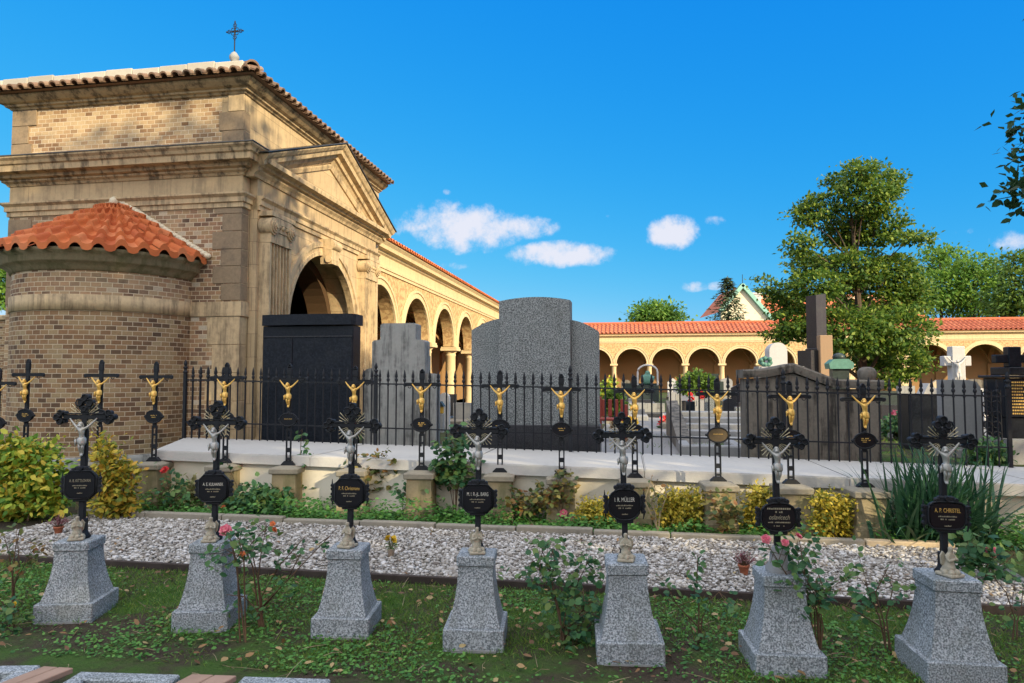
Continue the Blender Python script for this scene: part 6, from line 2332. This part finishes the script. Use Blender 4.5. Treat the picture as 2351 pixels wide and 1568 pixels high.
# sword-leaved clump at the right
p = G(2190, 1262)
t = thing('sword_leaf_plant', 'big clump of dark green sword-shaped leaves at the right end of bed', 'plant', (p.x, p.y + .25, 0), 0)
rn = np.random.default_rng(12)
Vs = []
for k in range(430):
    a = rn.uniform(0, 2 * PI)
    tilt = rn.uniform(.05, 1.25) ** .75
    L = rn.uniform(.65, 1.12) * (1.0 - .18 * (tilt > .9))
    b = Vector((rn.normal() * .24, rn.normal() * .12, 0))
    droop = rn.uniform(.05, .6) * tilt
    wd = rn.uniform(.024, .040)
    dirh = Vector((math.cos(a), math.sin(a), 0))
    sd = Vector((-math.sin(a), math.cos(a), 0))
    prev = None
    n = 5
    for i in range(n + 1):
        f = i / n
        ang = tilt * (.6 + .55 * f) + droop * f * f
        if prev is None:
            c = b
        else:
            c = c + (dirh * math.sin(ang) + Vector((0, 0, math.cos(ang)))) * (L / n)
        w_ = wd * (1 - f ** 2.2) + .001
        cur = (c - sd * w_ / 2, c + sd * w_ / 2)
        if prev:
            Vs.append([prev[0], prev[1], cur[1], cur[0]])
        prev = cur
V = np.array([[tuple(q) for q in f] for f in Vs])
me = MB()
me.add([tuple(x) for f in V for x in f], [(4 * i, 4 * i + 1, 4 * i + 2, 4 * i + 3) for i in range(len(V))])
me.build('leaves', 'blade leaf', t)

# potted heather and the flower vase on the gravel
def heather(label, u, v, seed):
    p = G(u, v, .03)
    t = thing('potted_heather', label, 'potted plant', (p.x, p.y, .03), 0, 'potted heathers on the gravel')
    MB().lathe([(.030, 0), (.043, .062), (.049, .064), (.049, .080), (.043, .080), (.040, .07)], (0, 0), 16).build('pot', 'terracotta', t)
    rn = np.random.default_rng(seed)
    mb = MB()
    C, D = [], []
    for k in range(70):
        a, tl = rn.uniform(0, 2 * PI), rn.uniform(0, .95)
        d_ = Vector((math.cos(a) * math.sin(tl), math.sin(a) * math.sin(tl), math.cos(tl)))
        L = rn.uniform(.075, .125)
        b = Vector((d_.x * .02, d_.y * .02, .068))
        mb.tube([b, b + d_ * L], [.002, .001], 3)
        for q in range(7):
            C.append(tuple(b + d_ * L * (.45 + .55 * q / 6)))
            D.append(tuple(d_ + Vector(rn.normal(size=3) * .7)))
    V, K = leaf_verts(np.array(C), np.array(D), rdir(rn, len(C)), rn.uniform(.010, .017, len(C)), rn.uniform(.006, .009, len(C)), rn)
    np_mesh('sprigs', V, K, 'heather sprig', t)
    mb.build('stems', 'brown stem', t)


heather('potted pink heather half hidden behind leftmost marker cap', 134, 1226, 1)
heather('potted mauve heather on gravel left of script marker', 1708, 1318, 2)
p = G(898, 1278, .03)
t = thing('flower_vase', 'small brown grave vase with yellow flowers standing in the gravel', 'vase', (p.x, p.y, .0), 0)
MB().lathe([(.022, 0), (.026, .03), (.032, .085), (.034, .10), (.028, .10)], (0, 0), 14).build('vase_body', 'vase brown', t)
mb = MB()
rn = np.random.default_rng(4)
C = []
for k in range(12):
    a = rn.uniform(0, 2 * PI)
    e = Vector((math.cos(a) * rn.uniform(.01, .045), math.sin(a) * .03, rn.uniform(.165, .205)))
    mb.tube([(0, 0, .08), e], [.0025, .002], 4)
    C.append(e)
mb.build('stalks', 'green stem', t)
for i, e in enumerate(C):
    V, K = bloom('', '', None, .021, '', i)
    o = np_mesh('flower', V, K, 'yellow petal', t)
    o.location = e
    o.rotation_euler = (R(40), 0, i)
q = rdir(rn, 40)
V, K = leaf_verts(q * .025 + np.array([0, 0, .13]), q, rdir(rn, 40), rn.uniform(.03, .05, 40), rn.uniform(.008, .014, 40), rn)
np_mesh('leaves', V, K, 'rose leaf', t)

# ============================================================ gravel, grass, ground cover, fallen leaves
rn = np.random.default_rng(99)
ico = bmesh.new()
bmesh.ops.create_icosphere(ico, subdivisions=1, radius=1)
IV = np.array([v.co[:] for v in ico.verts])
IF = np.array([[v.index for v in f.verts] for f in ico.faces])
ico.free()
n = 44000
A = rn.uniform(-6.4, 3.05, n)
Dd = rn.uniform(5.38, 7.15, n)
sz = rn.lognormal(math.log(.0115), .38, n)
sc = np.stack([sz * rn.uniform(.9, 1.5, n), sz * rn.uniform(.75, 1.1, n), sz * rn.uniform(.45, .75, n)], 1)
ang = rn.uniform(0, 2 * PI, n)
tl = rn.normal(size=n) * .35
Vv = IV[None] * sc[:, None, :] * (1 + rn.normal(size=(n, len(IV), 1)) * .10)
y2 = Vv[:, :, 1] * np.cos(tl)[:, None] - Vv[:, :, 2] * np.sin(tl)[:, None]
z2 = Vv[:, :, 1] * np.sin(tl)[:, None] + Vv[:, :, 2] * np.cos(tl)[:, None]
x3 = Vv[:, :, 0] * np.cos(ang)[:, None] - y2 * np.sin(ang)[:, None]
y3 = Vv[:, :, 0] * np.sin(ang)[:, None] + y2 * np.cos(ang)[:, None]
PX = A * ct + Dd * st
PY = -A * st + Dd * ct
zc = .018 + rn.uniform(0, .022, n)
P = np.stack([x3 + PX[:, None], y3 + PY[:, None], z2 + zc[:, None]], 2)
tri = P[:, IF, :].reshape(-1, 3)
# shared vertices for smooth pebbles
me = bpy.data.meshes.new('gravel')
nv = n * len(IV)
me.vertices.add(nv)
me.vertices.foreach_set('co', P.reshape(-1, 3).astype(np.float32).ravel())
fi = (IF[None] + (np.arange(n) * len(IV))[:, None, None]).reshape(-1, 3)
me.loops.add(fi.size)
me.loops.foreach_set('vertex_index', fi.astype(np.int32).ravel())
me.polygons.add(len(fi))
me.polygons.foreach_set('loop_start', np.arange(0, fi.size, 3, dtype=np.int32))
me.polygons.foreach_set('loop_total', np.full(len(fi), 3, dtype=np.int32))
me.polygons.foreach_set('use_smooth', np.ones(len(fi), dtype=bool))
me.materials.append(MATS['gravel pebble'])
me.update(calc_edges=True)
tag(link('gravel', me), 'pale white and grey pebbles filling the bed between the two rows', 'gravel', kind='stuff')
mb = MB()
mb.grid([[W(a, d, .012) for a in (-6.5, 3.06)] for d in (5.37, 7.16)])
tag(mb.build('gravel_bed', 'kerb stone'), kind='structure')


def noise2(x, y, s, seed):
    r_ = np.random.default_rng(seed)
    v = np.zeros_like(x)
    for k in range(7):
        a, f = r_.uniform(0, 2 * PI), s * r_.uniform(.5, 1.6)
        v += np.sin((x * math.cos(a) + y * math.sin(a)) * f + r_.uniform(0, 6))
    return v / 7 ** .5


# grass blades between the plinths
n = 110000
A = rn.uniform(-5.6, 4.4, n)
Dd = 3.0 + (5.33 - 3.0) * rn.random(n)
keep = (noise2(A, Dd, 3.2, 1) + .55 * noise2(A, Dd, 9, 2) + .25 + 1.3 * np.clip((Dd - 4.15) / .5, -.7, 1)) > rn.normal(size=n) * .5 + .25
keep &= ~((Dd < 3.62) & (A < -.9))
A, Dd = A[keep], Dd[keep]
n = len(A)
C = np.stack([A * ct + Dd * st, -A * st + Dd * ct, np.full(n, -.003)], 1)
D = np.stack([rn.normal(size=n) * .75, rn.normal(size=n) * .75, rn.uniform(.35, 1.1, n)], 1)
L = rn.uniform(.022, .060, n)
V, K = leaf_verts(C, D, rdir(rn, n), L, rn.uniform(.003, .0055, n), rn)
tag(np_mesh('grass', V, K, 'grass blade'), 'short patchy green grass growing around the granite plinths', 'grass', kind='stuff')
# low leafy ground cover, in front and in the bed
n = 46000
A = np.concatenate([rn.uniform(-5.6, 4.4, n), rn.uniform(-6.0, 4.8, 22000)])
Dd = np.concatenate([3.0 + 2.3 * rn.random(n) ** 1.25, rn.uniform(7.24, 7.97, 22000)])
bed = Dd > 7
keep = np.where(bed, noise2(A, Dd, 4.0, 5) - (Dd - 7.25) * 1.1 + .95 > rn.normal(size=len(A)) * .4,
                noise2(A, Dd, 4.5, 3) + .15 > rn.normal(size=len(A)) * .4 + .1)
keep &= ~((Dd < 3.62) & (A < -.9))
A, Dd, bed = A[keep], Dd[keep], bed[keep]
n = len(A)
C = np.stack([A * ct + Dd * st, -A * st + Dd * ct, np.where(bed, .01 + .13 * rn.random(n) ** 2 * (1 + noise2(A, Dd, 6.0, 9)).clip(.2, 2), rn.uniform(.004, .028, n))], 1)
D = np.stack([rn.normal(size=n), rn.normal(size=n), rn.uniform(-.1, .6, n)], 1)
N = np.stack([rn.normal(size=n) * .4, rn.normal(size=n) * .4 - .2, np.ones(n)], 1)
L = np.where(bed, rn.uniform(.03, .06, n), rn.uniform(.012, .034, n))
V, K = leaf_verts(C, D, N, L, L * rn.uniform(.45, .75, n), rn, True)
tag(np_mesh('ground_cover', V, K, 'ground leaf'), 'low green leafy weeds covering the soil of the garden', 'ground cover', kind='stuff')
n = 2400
A = rn.uniform(-5.6, 4.6, n)
Dd = 3.0 + 5. * rn.random(n)
keep = ((Dd < 5.3) | (Dd > 7.2) | (rn.random(n) < .25)) & ~((Dd < 3.62) & (A < -.9))
A, Dd = A[keep], Dd[keep]
n = len(A)
C = np.stack([A * ct + Dd * st, -A * st + Dd * ct, rn.uniform(.02, .05, n)], 1)
D = np.stack([rn.normal(size=n), rn.normal(size=n), rn.normal(size=n) * .25], 1)
N = np.stack([rn.normal(size=n) * .35, rn.normal(size=n) * .35, np.ones(n)], 1)
L = rn.uniform(.02, .062, n)
V, K = leaf_verts(C, D, N, L, L * rn.uniform(.35, .7, n), rn, True)
tag(np_mesh('fallen_leaves', V, K, 'dry leaf'), 'scattered dry brown and tan leaves lying on grass and soil', 'fallen leaves', kind='stuff')
# dry twigs and stalks on the soil and in the bed
mb = MB()
rr = random.Random(17)
for k in range(420):
    a, d = rr.uniform(-5.4, 4.4), (rr.uniform(3.3, 5.3) if k % 2 else rr.uniform(7.28, 7.9))
    p = W(a, d, .012)
    an, L = rr.uniform(0, 2 * PI), rr.uniform(.05, .20)
    up = rr.uniform(.0, .25) if k % 2 else rr.uniform(.1, 1.6)
    q = p + Vector((math.cos(an), math.sin(an), up)).normalized() * L
    mb.tube([p, p.lerp(q, .5) + Vector((rr.uniform(-.01, .01), rr.uniform(-.01, .01), .006)), q], [.0026, .002, .001], 3)
tag(mb.build('twigs', 'pale stem'), 'thin dry twigs and stalks lying among the weeds and in the bed', 'twigs', kind='stuff')
# grass of the upper cemetery
n = 9000
A = rn.uniform(-5.5, 9, n)
Dd = rn.uniform(9.85, 16, n)
keep = noise2(A, Dd, 2.2, 8) > .0
A, Dd = A[keep], Dd[keep]
n = len(A)
C = np.stack([A * ct + Dd * st, -A * st + Dd * ct, np.full(n, GZ - .02)], 1)
D = np.stack([rn.normal(size=n) * .6, rn.normal(size=n) * .6, rn.uniform(.5, 1.1, n)], 1)
V, K = leaf_verts(C, D, rdir(rn, n), rn.uniform(.05, .13, n), rn.uniform(.006, .012, n), rn)
tag(np_mesh('grass', V, K, 'grass blade'), 'rough grass at the foot of the monuments behind the fence', 'grass', kind='stuff')
